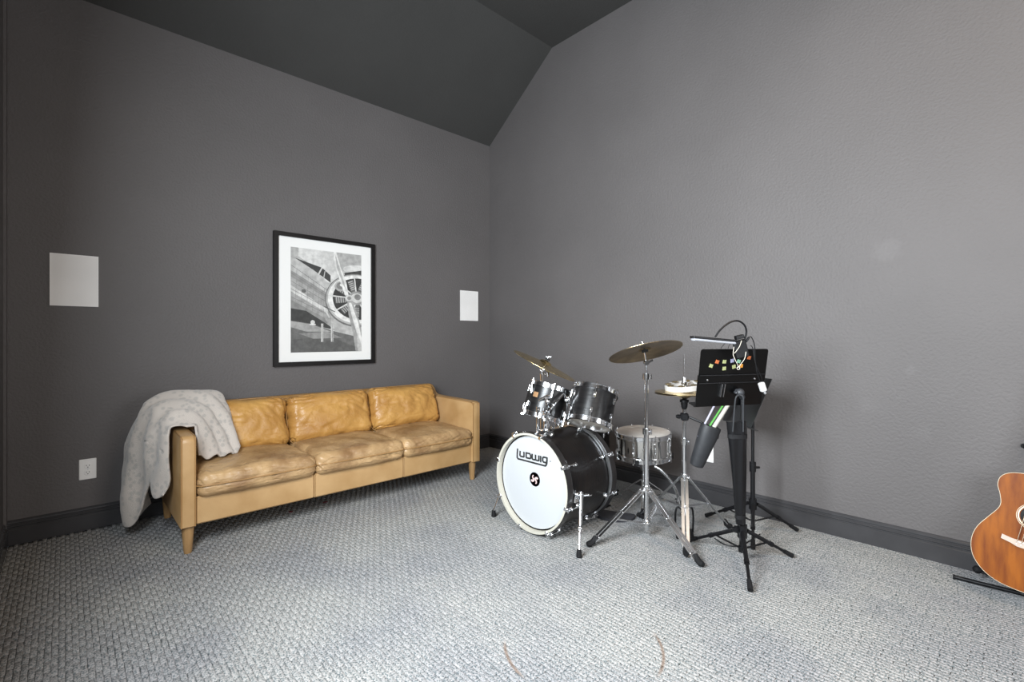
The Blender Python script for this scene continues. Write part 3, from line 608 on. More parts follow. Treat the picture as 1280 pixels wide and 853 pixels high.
    stroke([(.105, .25), (.095, .12), (.115, y0), (.21, y0), (.235, .11), (.235, .25)], sw)            # u
    stroke([(.235, y0), (.235, .25)], sw * .9)
    stroke([(.31, y0), (.43, y0), (.46, .12), (.46, .19), (.43, .235), (.31, .235), (.31, y0 - .01)], sw)   # d
    stroke([(.51, .25), (.51, .11), (.535, y0), (.60, y0), (.62, .11), (.62, .25)], sw); stroke([(.62, .11), (.645, y0), (.70, y0), (.725, .11), (.725, .25)], sw)   # w
    stroke([(.785, .25), (.785, .065)], sw)                                                          # i
    stroke([(.985, .235), (.875, .235), (.85, .20), (.85, .12), (.875, y0), (.97, y0)], sw); stroke([(.985, .255), (.975, .06)], sw)   # g
    lo = lm.build('logo_lettering', M_slot, hdm, 0, False)
    mk = MB().lathe([(.0028, 0), (.0036, 0)], axis_frame(hp(688, 577) + V((-.0006, 0, 0)), (-1, 0, 0)), 12); mk.build('trademark_dot', bpy.data.materials['dark_slot'], hdm, 0)
    bc = hp(668.5, 599.5); F = axis_frame(bc, (-1, 0, 0), (0, -1, 0)); pink = mat('pink_ink', (.55, .26, .26), .5); ltp = mat('light_pink_ink', (.80, .58, .56), .5)
    b_ = MB().lathe([(0, .0012), (.039, .0012), (.0395, 0)], F, 36).build('round_badge', mat('badge_black', (.02, .016, .02), .45), hdm)
    MB().lathe([(.0385, .0016), (.035, .0016)], F, 36).build('badge_rim', pink, b_, 0, False)
    yy = F.col[1].to_3d(); up = V((0, 0, 1)); rg = V((0, -1, 0)); sm = MB()
    for s in (1, -1):
        path = [(-.018, -.004), (-.014, -.009), (-.006, -.006), (-.003, -.002), (-.008, .003), (-.012, .010), (-.006, .017)]
        pts = spline([bc + rg * (s * p[0] * 1.3) + up * (s * p[1] * 1.3) + V((-.0022, 0, 0)) for p in path], 4)
        for i in range(len(pts) - 1):
            d = (pts[i + 1] - pts[i]).normalized(); nn = d.cross(V((1, 0, 0))) * (.0066 * (1 - .55 * i / len(pts))); n2 = d.cross(V((1, 0, 0))) * (.0066 * (1 - .55 * (i + 1) / len(pts)))
            sm.poly([pts[i] + nn, pts[i + 1] + n2, pts[i + 1] - n2, pts[i] - nn])
    sm.build('badge_emblem', ltp, b_, 0, False)
    return t
bd = bass()

# rack toms
def tilt(az, th): return V((math.sin(R(th)) * math.cos(R(az)), math.sin(R(th)) * math.sin(R(az)), math.cos(R(th))))
T1 = axis_frame(at(683, 503, 2.92), tilt(-15, 19), (0, -1, 0)); T2 = axis_frame(at(740.5, 509.5, 2.78), tilt(8, 25), (0, -1, 0))
tom1 = drum('rack_tom', T1, .127, .190, 6, 'smaller black rack tom at left under the leaning crash cymbal', M_shell, M_headw, M_clearhead, True, .35)
tom2 = drum('rack_tom', T2, .124, .200, 6, 'black rack tom at right with its pale bottom head showing', M_shell, M_headw, M_clearhead, True, .1)
bp_ = MB().box((0, 0, 0), (.001, .018, .022)); F = T1; aa = R(-75)
# small maker's plate on the left tom
mb = MB(); q = T1 @ V((.1215 * math.cos(2.55), .1215 * math.sin(2.55), .03))
def badge_on(M, Rr, z, toward, wd, ht, parent, m):
    dl = (M.inverted().to_3x3() @ (toward)).normalized(); a = math.atan2(dl.y, dl.x); vs = []
    mb = MB(); n = 6
    for i in range(n + 1):
        b = a + (i / n - .5) * wd / Rr
        for zz in (z - ht / 2, z + ht / 2): vs.append(M @ V(((Rr + .0012) * math.cos(b), (Rr + .0012) * math.sin(b), zz)))
    mb.add(vs, [(2 * i, 2 * i + 2, 2 * i + 3, 2 * i + 1) for i in range(n)]); return mb.build('maker_plate', m, parent, 30, False)
badge_on(T1, .127, .022, (CAM - T1.translation).normalized() * .8 - RGT * .62, .034, .030, tom1, mat('copper_plate', (.42, .24, .12), .4, .4))
# central tom mount, stands on the bass drum
def mount():
    b = V((-1.075, BYc + .02, BZc + BR - .022)); t = thing('tom_mount', b, 'chrome double tom mount standing on the bass drum shell', 'drum hardware')
    MB().box(b + V((0, 0, .008)), (.075, .065, .022), None, .006).build('base_bracket', M_chrome, t)
    MB().cyl(b, b + V((0, 0, .13)), .016, None, 16).build('post', M_chrome, t); MB().cyl(b + V((-.035, .035, 0)), b + V((-.035, .035, .15)), .008, None, 12).build('post', M_chrome, t)
    MB().box(b + V((0, 0, .115)), (.045, .045, .040), None, .01).build('clamp_block', M_chrome, t)
    for M, dr, sy in ((T1, .127, 1), (T2, .124, -1)):
        tc_ = M.translation; side = (b + V((0, 0, .15)) - tc_); side = (side - M.col[2].to_3d() * side.dot(M.col[2].to_3d())).normalized()
        p1 = tc_ + side * (dr + .03); p0 = b + V((0, sy * .03, .12)); L = MB()
        L.tube(spline([p0, p0 + V((0, sy * .03, .05)), p1 + V((0, 0, .03)) - side * 0 + side * .02, p1], 6), .0085, 10); L.ball(p1, .017); L.box(tc_ + side * (dr + .012), (.02, .02, .055), None, .005); L.cyl(p1, p1 + V((0, 0, -.06)), .006, None, 8); L.bar(p1 + V((-.02, 0, .02)), p1 + V((.02, 0, .02)), .008, .012)
        L.build('tom_arm', M_chrome, t)
    for k in range(5): # wing bolts and memory locks
        p = b + V((random.uniform(-.03, .03), random.uniform(-.05, .05), .05 + k * .022)); MB().bar(p, p + V((-.022, -.018, .004)), .007, .014).build('wing_bolt', M_chrome, t)
mount()

def cymbal_mb(M, Rr, bell=.045, h=.018, bh=.018, th=.0022):
    pr = [(.006, h + bh), (bell * .45, h + bh * .93), (bell * .8, h + bh * .55), (bell, h), (bell * 1.3, h - .0015), (Rr * .6, h * .5), (Rr * .85, h * .17), (Rr, 0)]
    pr2 = [(r, z - th) for r, z in reversed(pr)]
    return MB().lathe(pr + pr2, M, 64, True)
# left crash on an arm rising from the bass drum
def crash_left():
    c = at(682, 454, 3.12); n = (V((0, 0, 1)) * math.cos(R(26.5)) + RGT * math.sin(R(26.5)))
    vv = (c - CAM).normalized(); n = (n - vv * n.dot(vv)).normalized(); n = (n - vv * .085).normalized()
    t = thing('crash_cymbal', c, 'bronze crash cymbal leaning steeply at left above the smaller tom', 'cymbal')
    cymbal_mb(axis_frame(c - n * .018, n), .222).build('plate', M_brass, t)
    top = at(677.5, 461, 3.17); base = V((top.x, top.y, 0)); s = thing('cymbal_stand', base, 'slim chrome cymbal stand rising behind the smaller left tom', 'cymbal stand')
    MB().cyl(base + V((0, 0, .03)), V((top.x, top.y, .62)), .0125, None, 14).build('lower_tube', M_chrome, s)
    MB().cyl(V((top.x, top.y, .60)), V((top.x, top.y, .85)), .010, None, 14).build('middle_tube', M_chrome, s)
    MB().cyl(V((top.x, top.y, .83)), top, .006, None, 12).build('upper_tube', M_chrome, s)
    cl = V((top.x, top.y, .852)); k = MB(); k.cyl(cl, cl + V((0, 0, -.05)), .015, .012, 14); k.cyl(cl, cl + V((0, 0, .012)), .017, None, 14); k.cyl(cl, cl + RGT * .035, .006); k.bar(cl + RGT * .038 + V((0, 0, -.020)), cl + RGT * .038 + V((0, 0, .024)), .014, .020, (1, 0, 0), .004); k.build('tube_clamp', M_chrome, s)
    MB().lathe([(.008, -.008), (.012, -.010), (.020, -.009), (.020, .009), (.012, .010), (.008, .008)], axis_frame(top, FWD), 20, True).build('tilter', M_chrome, s)
    for a_ in (100, 165, 20):
        d = V((math.cos(R(a_)), math.sin(R(a_)), 0)); h = V((top.x, top.y, .13)) + d * .015; dbl_leg(s, h, V((top.x, top.y, 0)) + d * .155, .016, .012, .5, V((top.x, top.y, .05)) + d * .01)
    e = c + n * .045; k = MB(); k.cyl(top, top + (c - top) * .6, .008); k.cyl(top + (c - top) * .5, e, .0045); k.build('rod', M_chrome, s)
    MB().lathe([(.006, 0), (.016, .002), (.016, .012), (.006, .013)], axis_frame(c + n * .021, n), 18).build('felt', M_felt, s)
    k = MB().lathe([(.004, 0), (.012, .001), (.012, .012), (.005, .013)], axis_frame(c + n * .036, n), 12); k.bar(c + n * .045 - RGT * .016, c + n * .045 + RGT * .016, .006, .008); k.build('wing_nut', M_chrome, s)

def dbl_leg(t, hub, foot, wd=.020, gap=.016, knee=None, brace_to=None, m=M_bar, fl=.055, plate=True):
    hub, foot = V(hub), V(foot); d = (foot - hub); dn = d.normalized(); sd = dn.cross(V((0, 0, 1))).normalized()
    e = foot - dn * fl * .6 + V((0, 0, .012)); mb = MB()
    for s in (-1, 1): mb.bar(hub + sd * gap / 2 * s, e + sd * gap / 2 * s, .0045, wd * .55, sd, 0)
    for f in (.04, .45, .93): mb.bar(hub.lerp(e, f) - sd * gap * .7, hub.lerp(e, f) + sd * gap * .7, .007, .007)
    nrm = sd.cross(dn)
    if plate: mb.bar(hub.lerp(e, .12), hub.lerp(e, .45), gap * .9, .003, nrm)
    lg = mb.build('leg', m, t)
    f2 = MB(); h = .017; q = foot; a = e + V((0, 0, .012)); 
    f2.tube([a - dn * .01, e + dn * fl * .15, V((q.x, q.y, .0185)), V((q.x, q.y, .018)) + V((dn.x, dn.y, 0)).normalized() * .016], [.010, .015, .0165, .012], 10)
    f2.build('rubber_foot', M_rubber, lg)
    if brace_to is not None:
        br = MB(); k = hub.lerp(foot, knee or .5)
        for s in (-1, 1): br.bar(k + sd * gap * .3 * s, V(brace_to) + sd * gap * .3 * s, .004, .010, sd)
        br.build('brace', m, t)
def stack_tube(t, x, y, segs, name='tube'):
    for z0, z1, r in segs: MB().cyl((x, y, z0), (x, y, z1), r, None, 16).build(name, M_chrome, t)
def wing(p, d, m=M_chrome): 
    p = V(p); d = V(d); mb = MB(); mb.cyl(p, p + d * .028, .005, None, 8); mb.bar(p + d * .028 + V((0, 0, -.014)), p + d * .028 + V((0, 0, .014)), .009, .006, d, .002); return mb
crash_left()
# main boom stand at right of the kit
def crash_stand():
    x, y = -.807, -2.260; t = thing('cymbal_stand', (x, y, 0), 'tall chrome cymbal stand with double-braced tripod in front of the kit', 'cymbal stand')
    hz = 1.1 - (611 - PY) * 2.6 / FOC
    stack_tube(t, x, y, ((.045, .60, .0135), (.58, .885, .0105), (.86, .955, .0065)))
    for z in (hz, .085, .585, .885):
        mb = MB(); mb.cyl((x, y, z - .016), (x, y, z + .016), .020, None, 14); w_ = wing((x, y, z), RGT * (1 if z > .5 else -1) * .8 + FWD * -.6); b0 = len(mb.v); mb.v += w_.v; mb.f += [[b0 + i for i in f] for f in w_.f]; mb.m += w_.m; mb.build('collar', M_chrome, t)
    feet = [V((-1.118, -2.115, 0)), V((-.905, -2.610, 0)), V((-.46, -2.18, 0))]
    for f in feet:
        d = (f - V((x, y, 0))).normalized(); dbl_leg(t, V((x, y, hz)) + d * .02, f, .032, .024, .52, V((x, y, .085)) + d * .015)
    # tilter and rod
    c = at(806, 438, 2.57); top = V((x, y, .985)); k = MB(); k.lathe([(.013, -.012), (.015, -.006), (.015, .006), (.013, .012)], axis_frame(top - V((0, 0, .025)), FWD), 16); k.bar(top - V((0, 0, .03)), top - V((0, 0, .01)) + RGT * .035, .008, .01); k.build('tilter', M_chrome, t)
    n = (V((0, 0, 1)) * .955 + FWD * .31 - RGT * .15).normalized()
    MB().cyl((x, y, .955), c + n * .045, .0055, None, 10).build('rod', M_chrome, t)
    MB().lathe([(.006, 0), (.017, .002), (.017, .014), (.006, .015)], axis_frame(c - n * .012, n), 18).build('felt', M_felt, t)
    MB().lathe([(.004, 0), (.012, .001), (.012, .012), (.005, .013)], axis_frame(c + n * .034, n), 12).build('wing_nut', M_chrome, t)
    cy = thing('crash_cymbal', c, 'bronze crash cymbal on the tall stand, its shiny underside showing', 'cymbal')
    cymbal_mb(axis_frame(c - n * .012, n), .196, .036).build('plate', M_brassdk, cy)
crash_stand()

# floor tom and snare
FT = Matrix.Translation((-.455, -1.545, .325)); ftom = drum('floor_tom', FT, .185, .33, 6, 'black floor tom standing behind the bass drum', M_shell, M_headw, M_clearhead, True, .45)
for k in range(3):
    a = .75 + k * 2 * PI / 3 + PI; d = V((math.cos(a), math.sin(a), 0)); p = V((-.455, -1.545, 0)) + d * .213
    lg = MB().tube([p + V((0, 0, .42)), p + V((0, 0, .10)), p + d * .02 + V((0, 0, .02))], .0055, 10).build('leg', M_chrome, ftom); MB().lathe([(.012, 0), (.012, .02), (.008, .035)], Matrix.Translation(p + d * .02), 12).build('rubber_foot', M_rubber, lg)
    MB().box(p - d * .018 + V((0, 0, .30)), (.03, .03, .05), Matrix.Rotation(a, 3, 'Z'), .005).build('leg_bracket', M_chrome, ftom)
M_steelshell = mat('polished_steel_shell', (.80, .79, .77), .10, 1.0)
SN = V((-.351, -1.961, .398)); snare = drum('snare_drum', axis_frame(SN, tilt(200, 3)), .168, .150, 8, 'polished chrome snare drum between the crash stand and the bass drum', M_steelshell, M_headw, M_clearhead, False, .2)
def snare_stand():
    x, y = -.385, -1.985; t = thing('snare_stand', (x, y, 0), 'chrome snare stand with a basket holding the snare drum', 'drum hardware')
    stack_tube(t, x, y, ((.05, .21, .012), (.19, .255, .009)))
    k = MB(); k.cyl((x, y, .235), (x, y, .275), .018, .022, 14); k.box((x, y, .262), (.05, .03, .024), None, .006); k.build('basket_clamp', M_chrome, t)
    for a in (200, 320, 80):
        d = V((math.cos(R(a)), math.sin(R(a)), 0)); p = V((x, y, .262)); e = V((SN.x, SN.y, .295)) + d * .193; e.z = .306
        ar = MB().tube([p, p.lerp(e, .5) + V((0, 0, -.004)), e, e + V((0, 0, .022))], .0065, 8).build('basket_arm', M_chrome, t)
        MB().cyl(e + V((0, 0, -.006)), e + V((0, 0, .028)), .010, None, 10).build('rubber_grip', M_rubber, ar)
    for f in (V((-.575, -2.095, 0)), V((-.20, -2.15, 0)), V((-.36, -1.74, 0))):
        d = (f - V((x, y, 0))).normalized(); dbl_leg(t, V((x, y, .175)) + d * .015, f, .018, .014, .55, V((x, y, .06)) + d * .01)
snare_stand()
# bowed chrome tube arching behind the snare stand
pt = [at(818, 583, 3.0), at(826, 588, 2.99), at(837, 600, 2.97), at(846, 616, 2.95), at(851, 634, 2.93)]
pt[-1].z = .02
selfthing(MB().tube(spline(pt + [V((pt[-1].x - .01, pt[-1].y - .02, .012))], 6), .010, 10), 'bent_tube_leg', M_chrome, V((pt[-1].x, pt[-1].y, 0)), 'bowed chrome tube leg arching down behind the snare drum stand', 'drum hardware')
# drum throne base pieces are hidden; kick pedal behind the bass drum
def pedal(o, d, name, label, cat='pedal'):
    o = V(o); d = V(d).normalized(); s = V((-d.y, d.x, 0)); t = thing(name, o, label, cat); Mr = Matrix((d, s, V((0, 0, 1)))).transposed()
    MB().box(o + V((0, 0, .006)), (.25, .075, .008), Mr, .003).build('base_plate', M_blackmet, t)
    MB().bar(o - d * .12 + V((0, 0, .016)), o + d * .10 + V((0, 0, .075)), .068, .006, s, .002).build('footboard', M_steel, t)
    k = MB(); 
    for q in (-1, 1): k.cyl(o + d * .115 + s * .042 * q, o + d * .115 + s * .042 * q + V((0, 0, .15)), .007, None, 10)
    k.cyl(o + d * .115 - s * .045 + V((0, 0, .15)), o + d * .115 + s * .045 + V((0, 0, .15)), .007, None, 10); k.build('yoke', M_blackmet if 'hat' in name else M_chrome, t)
    return t
pd = pedal((-.655, -1.80, 0), (-1, 0, 0), 'bass_drum_pedal', 'kick pedal behind the bass drum')
b0 = V((-.775, -1.80, .15)); bb = MB().cyl(b0, b0 + V((.045, 0, .14)), .004, None, 8).build('beater_rod', M_chrome, pd); MB().ball(b0 + V((.045, 0, .145)), .022).build('beater', M_felt, bb)
# dark half-round pad on the carpet
pc = plane(768, 645, (0, 0, 0), (0, 0, 1)); pc = V((pc.x, pc.y, 0)); mb = MB(); dv = (plane(792, 655, (0, 0, 0), (0, 0, 1)) - plane(744, 648, (0, 0, 0), (0, 0, 1))).normalized(); nv = V((dv.y, -dv.x, 0))
mb.prism([pc + dv * .125 * math.cos(a) + nv * (.105 * math.sin(a)) + V((0, 0, .0005)) for a in [-.35 + (PI + .7) * k / 22 for k in range(23)]], (0, 0, .014))
selfthing(mb, 'floor_pad', mat('dark_felt_pad', (.028, .028, .034), .9, 0, .2, 20), pc, 'dark grey half-round pad on the carpet behind the bass drum', 'pad')

# hi-hat
def hihat():
    x, y = -.590, -2.368; t = thing('hi_hat_stand', (x, y, 0), 'chrome hi-hat stand with pedal beside the snare drum', 'cymbal stand'); tt = 2.668
    Z = lambda v: 1.1 - (v - PY) * tt / FOC
    stack_tube(t, x, y, ((Z(640), Z(556), .0125), (Z(560), Z(506), .0095)))
    MB().cyl((x, y, Z(640)), (x, y, Z(443)), .0028, None, 8).build('pull_rod', M_chrome, t)
    for z in (Z(597), Z(552), Z(636)):
        mb = MB(); mb.cyl((x, y, z - .018), (x, y, z + .018), .019, None, 14); w_ = wing((x, y, z), RGT * .8 - FWD * .6); b0 = len(mb.v); mb.v += w_.v; mb.f += [[b0 + i for i in f] for f in w_.f]; mb.m += w_.m; mb.build('collar', M_chrome, t)
    hz = Z(597)
    for f in (V((-.350, -2.515, 0)), V((-.575, -2.075, 0)), V((-.855, -2.512, 0))):
        d = (f - V((x, y, 0))).normalized(); dbl_leg(t, V((x, y, hz)) + d * .02, f, .028, .022, .50, V((x, y, Z(634))) + d * .015, M_steel, plate=f.x > -.8)
    cup = MB().lathe([(.011, Z(512)), (.017, Z(509)), (.019, Z(503.5)), (.024, Z(503)), (.024, Z(500)), (.010, Z(499))], Matrix.Translation((x, y, 0)), 20).build('seat_cup', M_black, t)
    # pedal
    o = V((x, y, 0)); d = V((-.85, -.5, 0)).normalized(); s = V((-d.y, d.x, 0)); Mr = Matrix((d, s, V((0, 0, 1)))).transposed()
    MB().box(o + V((0, 0, .006)) + d * .02, (.15, .095, .009), Mr, .003).build('base_plate', M_blackmet, t)
    MB().bar(o + d * .10 + V((0, 0, .02)), o - d * .06 + V((0, 0, .07)), .060, .006, s, .002).build('footboard', M_steel, t)
    k = MB(); vsd = RGT
    for q in (-1, 1): k.tube(spline([o + vsd * .048 * q + V((0, 0, .008)), o + vsd * .050 * q + V((0, 0, .10)), o + vsd * .040 * q + V((0, 0, .145)), o + vsd * .012 * q + V((0, 0, Z(637)))], 5), .0055, 8)
    k.build('yoke', M_blackmet, t)
    # cymbals
    zc = Z(492)
    lo = thing('hi_hat_cymbal', (x, y, zc), 'lower hi-hat cymbal, bell pointing down over the black seat cup', 'cymbal', 'hi-hat cymbals'); Mlo = axis_frame((x, y, zc + .002), V((0, 0, -1)) + RGT * .03)
    cymbal_mb(Mlo, .160, .036, .016, .016).build('plate', M_brassdk, lo)
    up = thing('hi_hat_cymbal', (x, y, zc + .01), 'upper hi-hat cymbal beneath the white tambourine', 'cymbal', 'hi-hat cymbals'); cymbal_mb(axis_frame((x, y, zc + .006), V((0, 0, 1)) + RGT * .02), .158, .034, .014, .014).build('plate', M_brass, up)
    zt = zc + .039
    tb = thing('tambourine', (x, y, zt), 'white ring tambourine resting on the hi-hat cymbals', 'tambourine'); Mt = axis_frame((x, y, zt), V((0, 0, 1)) - RGT * .13 + FWD * -.05)
    MB().lathe([(.092, -.014), (.102, -.015), (.105, -.012), (.105, .012), (.102, .015), (.092, .014)], Mt, 48, True).build('ring', M_white, tb)
    MB().box(Mt.translation, (.185, .022, .012), Mt.to_3x3(), .003).build('crossbar', M_white, tb)
    for k_ in range(8):
        a = k_ * PI / 4 + .3; MB().lathe([(.003, .017), (.018, .0165), (.018, .019), (.003, .022)], Mt @ Matrix.Translation((.086 * math.cos(a), .086 * math.sin(a), 0)), 14).build('jingle', M_brass, tb)
    cl = MB(); cl.cyl((x, y, zt + .022), (x, y, zt + .05), .013, .009, 12); cl.cyl((x, y, zt + .008), (x, y, zt + .024), .018, None, 14); cl.build('clutch', M_chrome, t)
    # clamp
    zb = Z(521); return x, y, zb
hx_, hy_, hzb = hihat()
def stick_bag():
    x, y, z = hx_, hy_, hzb; t = thing('stick_bag', (x, y, z), 'dark grey drumstick bag clamped to the hi-hat stand', 'bag')
    k = MB(); k.box((x, y, z), (.040, .040, .042), Matrix.Rotation(R(40), 3, 'Z'), .006); k.bar(V((x, y, z)), V((x, y, z)) - RGT * .045, .022, .022, (0, 0, 1), .005); k.build('clamp', M_black, t)
    T = 2.60; a = at(889, 533, T); b = at(870.5, 582, T + .02); ax = (b - a).normalized()
    arm0 = V((x, y, z)) + RGT * .02; MB().tube([arm0, at(876, 528, T + .03), a + ax * .01 - RGT * .02], .0065, 8).build('arm', M_black, t)
    mbag = mat('grey_nylon_bag', (.022, .023, .026), .55, 0, .2, 10, .4, 40, bdist=.003)
    M = axis_frame(a, ax, RGT); mb = MB(); L = (b - a).length; n = 24; st = [(0, .054, .040), (.01, .056, .042), (.05, .055, .044), (.10, .050, .042), (L - .02, .040, .034), (L, .036, .030), (L + .006, .022, .016)]
    vs = []; fs = []
    for (zz, rx, ry) in st: vs += [M @ V((rx * math.cos(2 * PI * k / n) * (1 + .03 * noise.noise(V((k * .8, zz * 30, 0)))), ry * math.sin(2 * PI * k / n), zz)) for k in range(n)]
    for i in range(len(st) - 1): fs += [(i * n + k, i * n + (k + 1) % n, (i + 1) * n + (k + 1) % n, (i + 1) * n + k) for k in range(n)]
    fs.append(tuple((len(st) - 1) * n + k for k in range(n))); fs.append(tuple(range(n))); mb.add(vs, fs); mb.build('pouch', mbag, t, 50)
    for off in (-.028, .020):
        q = M @ V((off, -.043, .0)); MB().tube([q, M @ V((off, -.046, .03)), M @ V((off - .004, -.046, .055))], .004, 6).build('strap', M_black, t)
    fl = MB().bar(M @ V((.050, -.02, -.002)), M @ V((.060, -.02, .055)), .045, .006, RGT, .002); fl.build('flap', mbag, t)
    w_ = mat('white_stick', (.80, .80, .86), .4); g_ = mat('green_stick', (.10, .40, .07), .4); c_ = mat('cream_stick', (.60, .58, .52), .5)
    gp = 'drumsticks in the grey bag'
    for (u0, v0, u1, v1, r, m, lb) in ((878, 536, 893, 507, .0055, mat('lavender_stick', (.48, .47, .60), .4), 'pale lavender drumstick, leftmost in the grey bag'), (885, 536, 905, 505, .0050, g_, 'bright green drumstick in the middle of the grey bag'), (890, 538, 911, 505, .011, c_, 'thick white stick, rightmost in the grey bag')):
        p0 = at(u0, v0, T + .01); p1 = at(u1, v1, T + .03); dd = p1 - p0; mb = MB().tube([p0 - dd * .35, p1, p1 + dd * .10, p1 + dd * .14], [r, r * .95, r * .7, r * .3], 12)
        selfthing(mb, 'drumstick', m, p0, lb, 'drumstick', gp)
stick_bag()

# ------------------------------------------------------------------ music stands
def mtripod(t, x, y, hz, feet, zb, m=M_blackmet, r=.010, split=.0):
    for f in feet:
        d = (f - V((x, y, 0))); d.z = 0; dn = d.normalized(); hub = V((x, y, hz)) + dn * .025; e = f + V((0, 0, .012))
        mb = MB(); mb.tube([hub, hub.lerp(e, .55)], r, 10); mb.tube([hub.lerp(e, .5), e], r * .75, 10); mb.cyl(hub.lerp(e, .50), hub.lerp(e, .56), r * 1.25, None, 10); lg = mb.build('leg', m, t)
        MB().tube([e - (e - hub).normalized() * .05, V((f.x, f.y, .0125))], [r * 1.05, r * 1.2], 10).build('rubber_foot', M_rubber, lg)
        k = hub.lerp(e, .46); MB().bar(V((x, y, zb)) + dn * .012, k, .011, .004).build('brace', m, t)
def stand_one():
    x, y = -.712, -2.728; tt = 2.324; Z = lambda v: 1.1 - (v - PY) * tt / FOC
    t = thing('music_stand', (x, y, 0), 'front black music stand with coloured magnets and clip-on lamp', 'music stand')
    MB().cyl((x, y, Z(690)), (x, y, Z(600)), .013, None, 16).build('pole', M_blackmet, t); MB().cyl((x, y, Z(610)), (x, y, Z(497)), .009, None, 14).build('inner_pole', M_blackmet, t)
    h = MB(); h.cyl((x, y, Z(672)), (x, y, Z(656)), .022, None, 16); h.cyl((x, y, Z(690)), (x, y, Z(683)), .018, None, 14); h.box(V((x, y, Z(662))) - RGT * .03, (.03, .03, .028), None, .006); h.build('hub', M_blackmet, t)
    mtripod(t, x, y, Z(664), (V((-.975, -2.863, 0)) * 1, V((-.483, -2.879, 0)), V((-.677, -2.442, 0))), Z(686))
    BL, BRr, TL, TR = at(869, 508.5, 2.265), at(951, 504.8, 2.37), at(875.5, 436.5, 2.20), at(958.5, 436.5, 2.31)
    ctr = (BL + BRr + TL + TR) / 4; n = (BRr - BL).cross(TL - BL).normalized()
    if n.dot(CAM - ctr) < 0: n = -n
    ux = (BRr - BL).normalized(); uz = n.cross(ux); uz = uz if uz.z > 0 else -uz
    def lerp2(a, b): return BL + (BRr - BL) * a + (TL - BL) * b
    def panel(b0, b1, off, name, rc, grow=0):
        Wd = (BRr - BL).length; c0, c1 = lerp2(0, b0), lerp2(0, b1); H = (c1 - c0).length; vh = (c1 - c0).normalized(); pts = []
        for (px_, pz_, a0_) in ((rc, rc, PI), (Wd - rc, rc, 1.5 * PI), (Wd - rc, H - rc, 0), (rc, H - rc, .5 * PI)):
            for k in range(5):
                a = a0_ + k * PI / 8; pts.append(c0 + ux * (px_ + rc * math.cos(a)) + vh * (pz_ + rc * math.sin(a)) + n * off)
        return MB().prism(pts, -n * .003).build(name, M_desk, t)
    global M_desk
    M_desk = mat('black_desk_enamel', (.002, .002, .0022), .30, 0, 0, 1, .1, 300, .3)
    panel(.0, .56, 0, 'desk_panel', .008); panel(.42, 1.0, .006, 'extension_panel', .012)
    e = MB(); e.bar(lerp2(.01, .555) + n * .010, lerp2(.99, .555) + n * .010, .004, .004); e.bar(lerp2(.01, .415) + n * .008, lerp2(.99, .415) + n * .008, .004, .004); e.build('hinge_rail', M_blackmet, t)
    for a in (.13, .84): MB().lathe([(.0045, 0), (.004, .003), (0, .004)], axis_frame(lerp2(a, .47) + n * .006, n), 10).build('screw', M_chrome, t)
    lip = MB(); lip.prism([lerp2(-.01, 0), lerp2(1.01, 0), lerp2(1.01, 0) - n * .05 + uz * .004, lerp2(-.01, 0) - n * .05 + uz * .004], uz * -.003); lip.build('shelf_lip', M_desk, t)
    # bracket behind the desk and neck
    bk = MB(); c = lerp2(.42, .27); 
    for dx in (-.028, -.012): bk.bar(c + ux * dx + n * .004 + uz * -.03, c + ux * dx + n * .004 + uz * .035, .003, .012, n)
    bk.build('bracket', M_steel, t); top = V((x, y, Z(497)))
    nk = MB(); hb = plane(921, 489, lerp2(.5, .2), n); nk.ball(hb + n * .022, .020, 14); nk.cyl(hb, hb + n * .03, .012); nk.cyl(hb + n * .02, top, .013); nk.bar(hb + n * .02 - ux * .03, hb + n * .02 + ux * .02, .012, .02, n, .004); nk.build('tilt_knuckle', mat('worn_black_plastic', (.035, .037, .042), .45), t)
    return t, lerp2, n, ux, uz, BL, (x, y, Z)
ms, L2, dn_, dux, duz, dBL, (mx_, my_, mZ) = stand_one()
# magnets
mc = {'y': (.36, .38, .17), 'o': (.50, .13, .04), 'l': (.30, .30, .42), 'g': (.20, .38, .26), 'a': (.52, .22, .03)}
mm = {k: mat('magnet_' + n_, c, .5) for (k, c), n_ in zip(mc.items(), ('lime', 'orange', 'lilac', 'green', 'amber'))}
mags = [(888.6, 457.4, 'y', 'lime square magnet at far left end of the lower magnet row'), (896.2, 452.4, 'o', 'orange square magnet, leftmost of the upper magnet row'), (905.3, 452.2, 'y', 'lime square magnet in the upper row beside the left orange one'), (915, 451, 'l', 'lilac square magnet in the upper row'),
        (923.2, 451.8, 'g', 'green square magnet between the white cord strands'), (936, 447.2, 'o', 'orange-red square magnet, rightmost of all on the music stand'), (905, 460.7, 'y', 'lime square magnet directly below another lime magnet'), (917.1, 458.5, 'y', 'lime square magnet left of the white cord ring'), (926.1, 457.5, 'a', 'amber square magnet right of the white cord ring')]
for i, (u, v, c, lb) in enumerate(mags):
    p = plane(u, v, L2(.5, .7) + dn_ * .0065, dn_); a = R(random.uniform(-18, 18)); s = .0095
    mb = MB(); pts = []
    for k in range(8):
        rr = s * (1.25 if k % 2 else .82); aa_ = a + k * PI / 4; pts.append(p + dux * rr * math.cos(aa_) + duz * rr * math.sin(aa_))
    mb.prism(pts, dn_ * .004); selfthing(mb, 'magnet', mm[c], p, lb, 'magnet', 'coloured magnets on the music stand', 0)
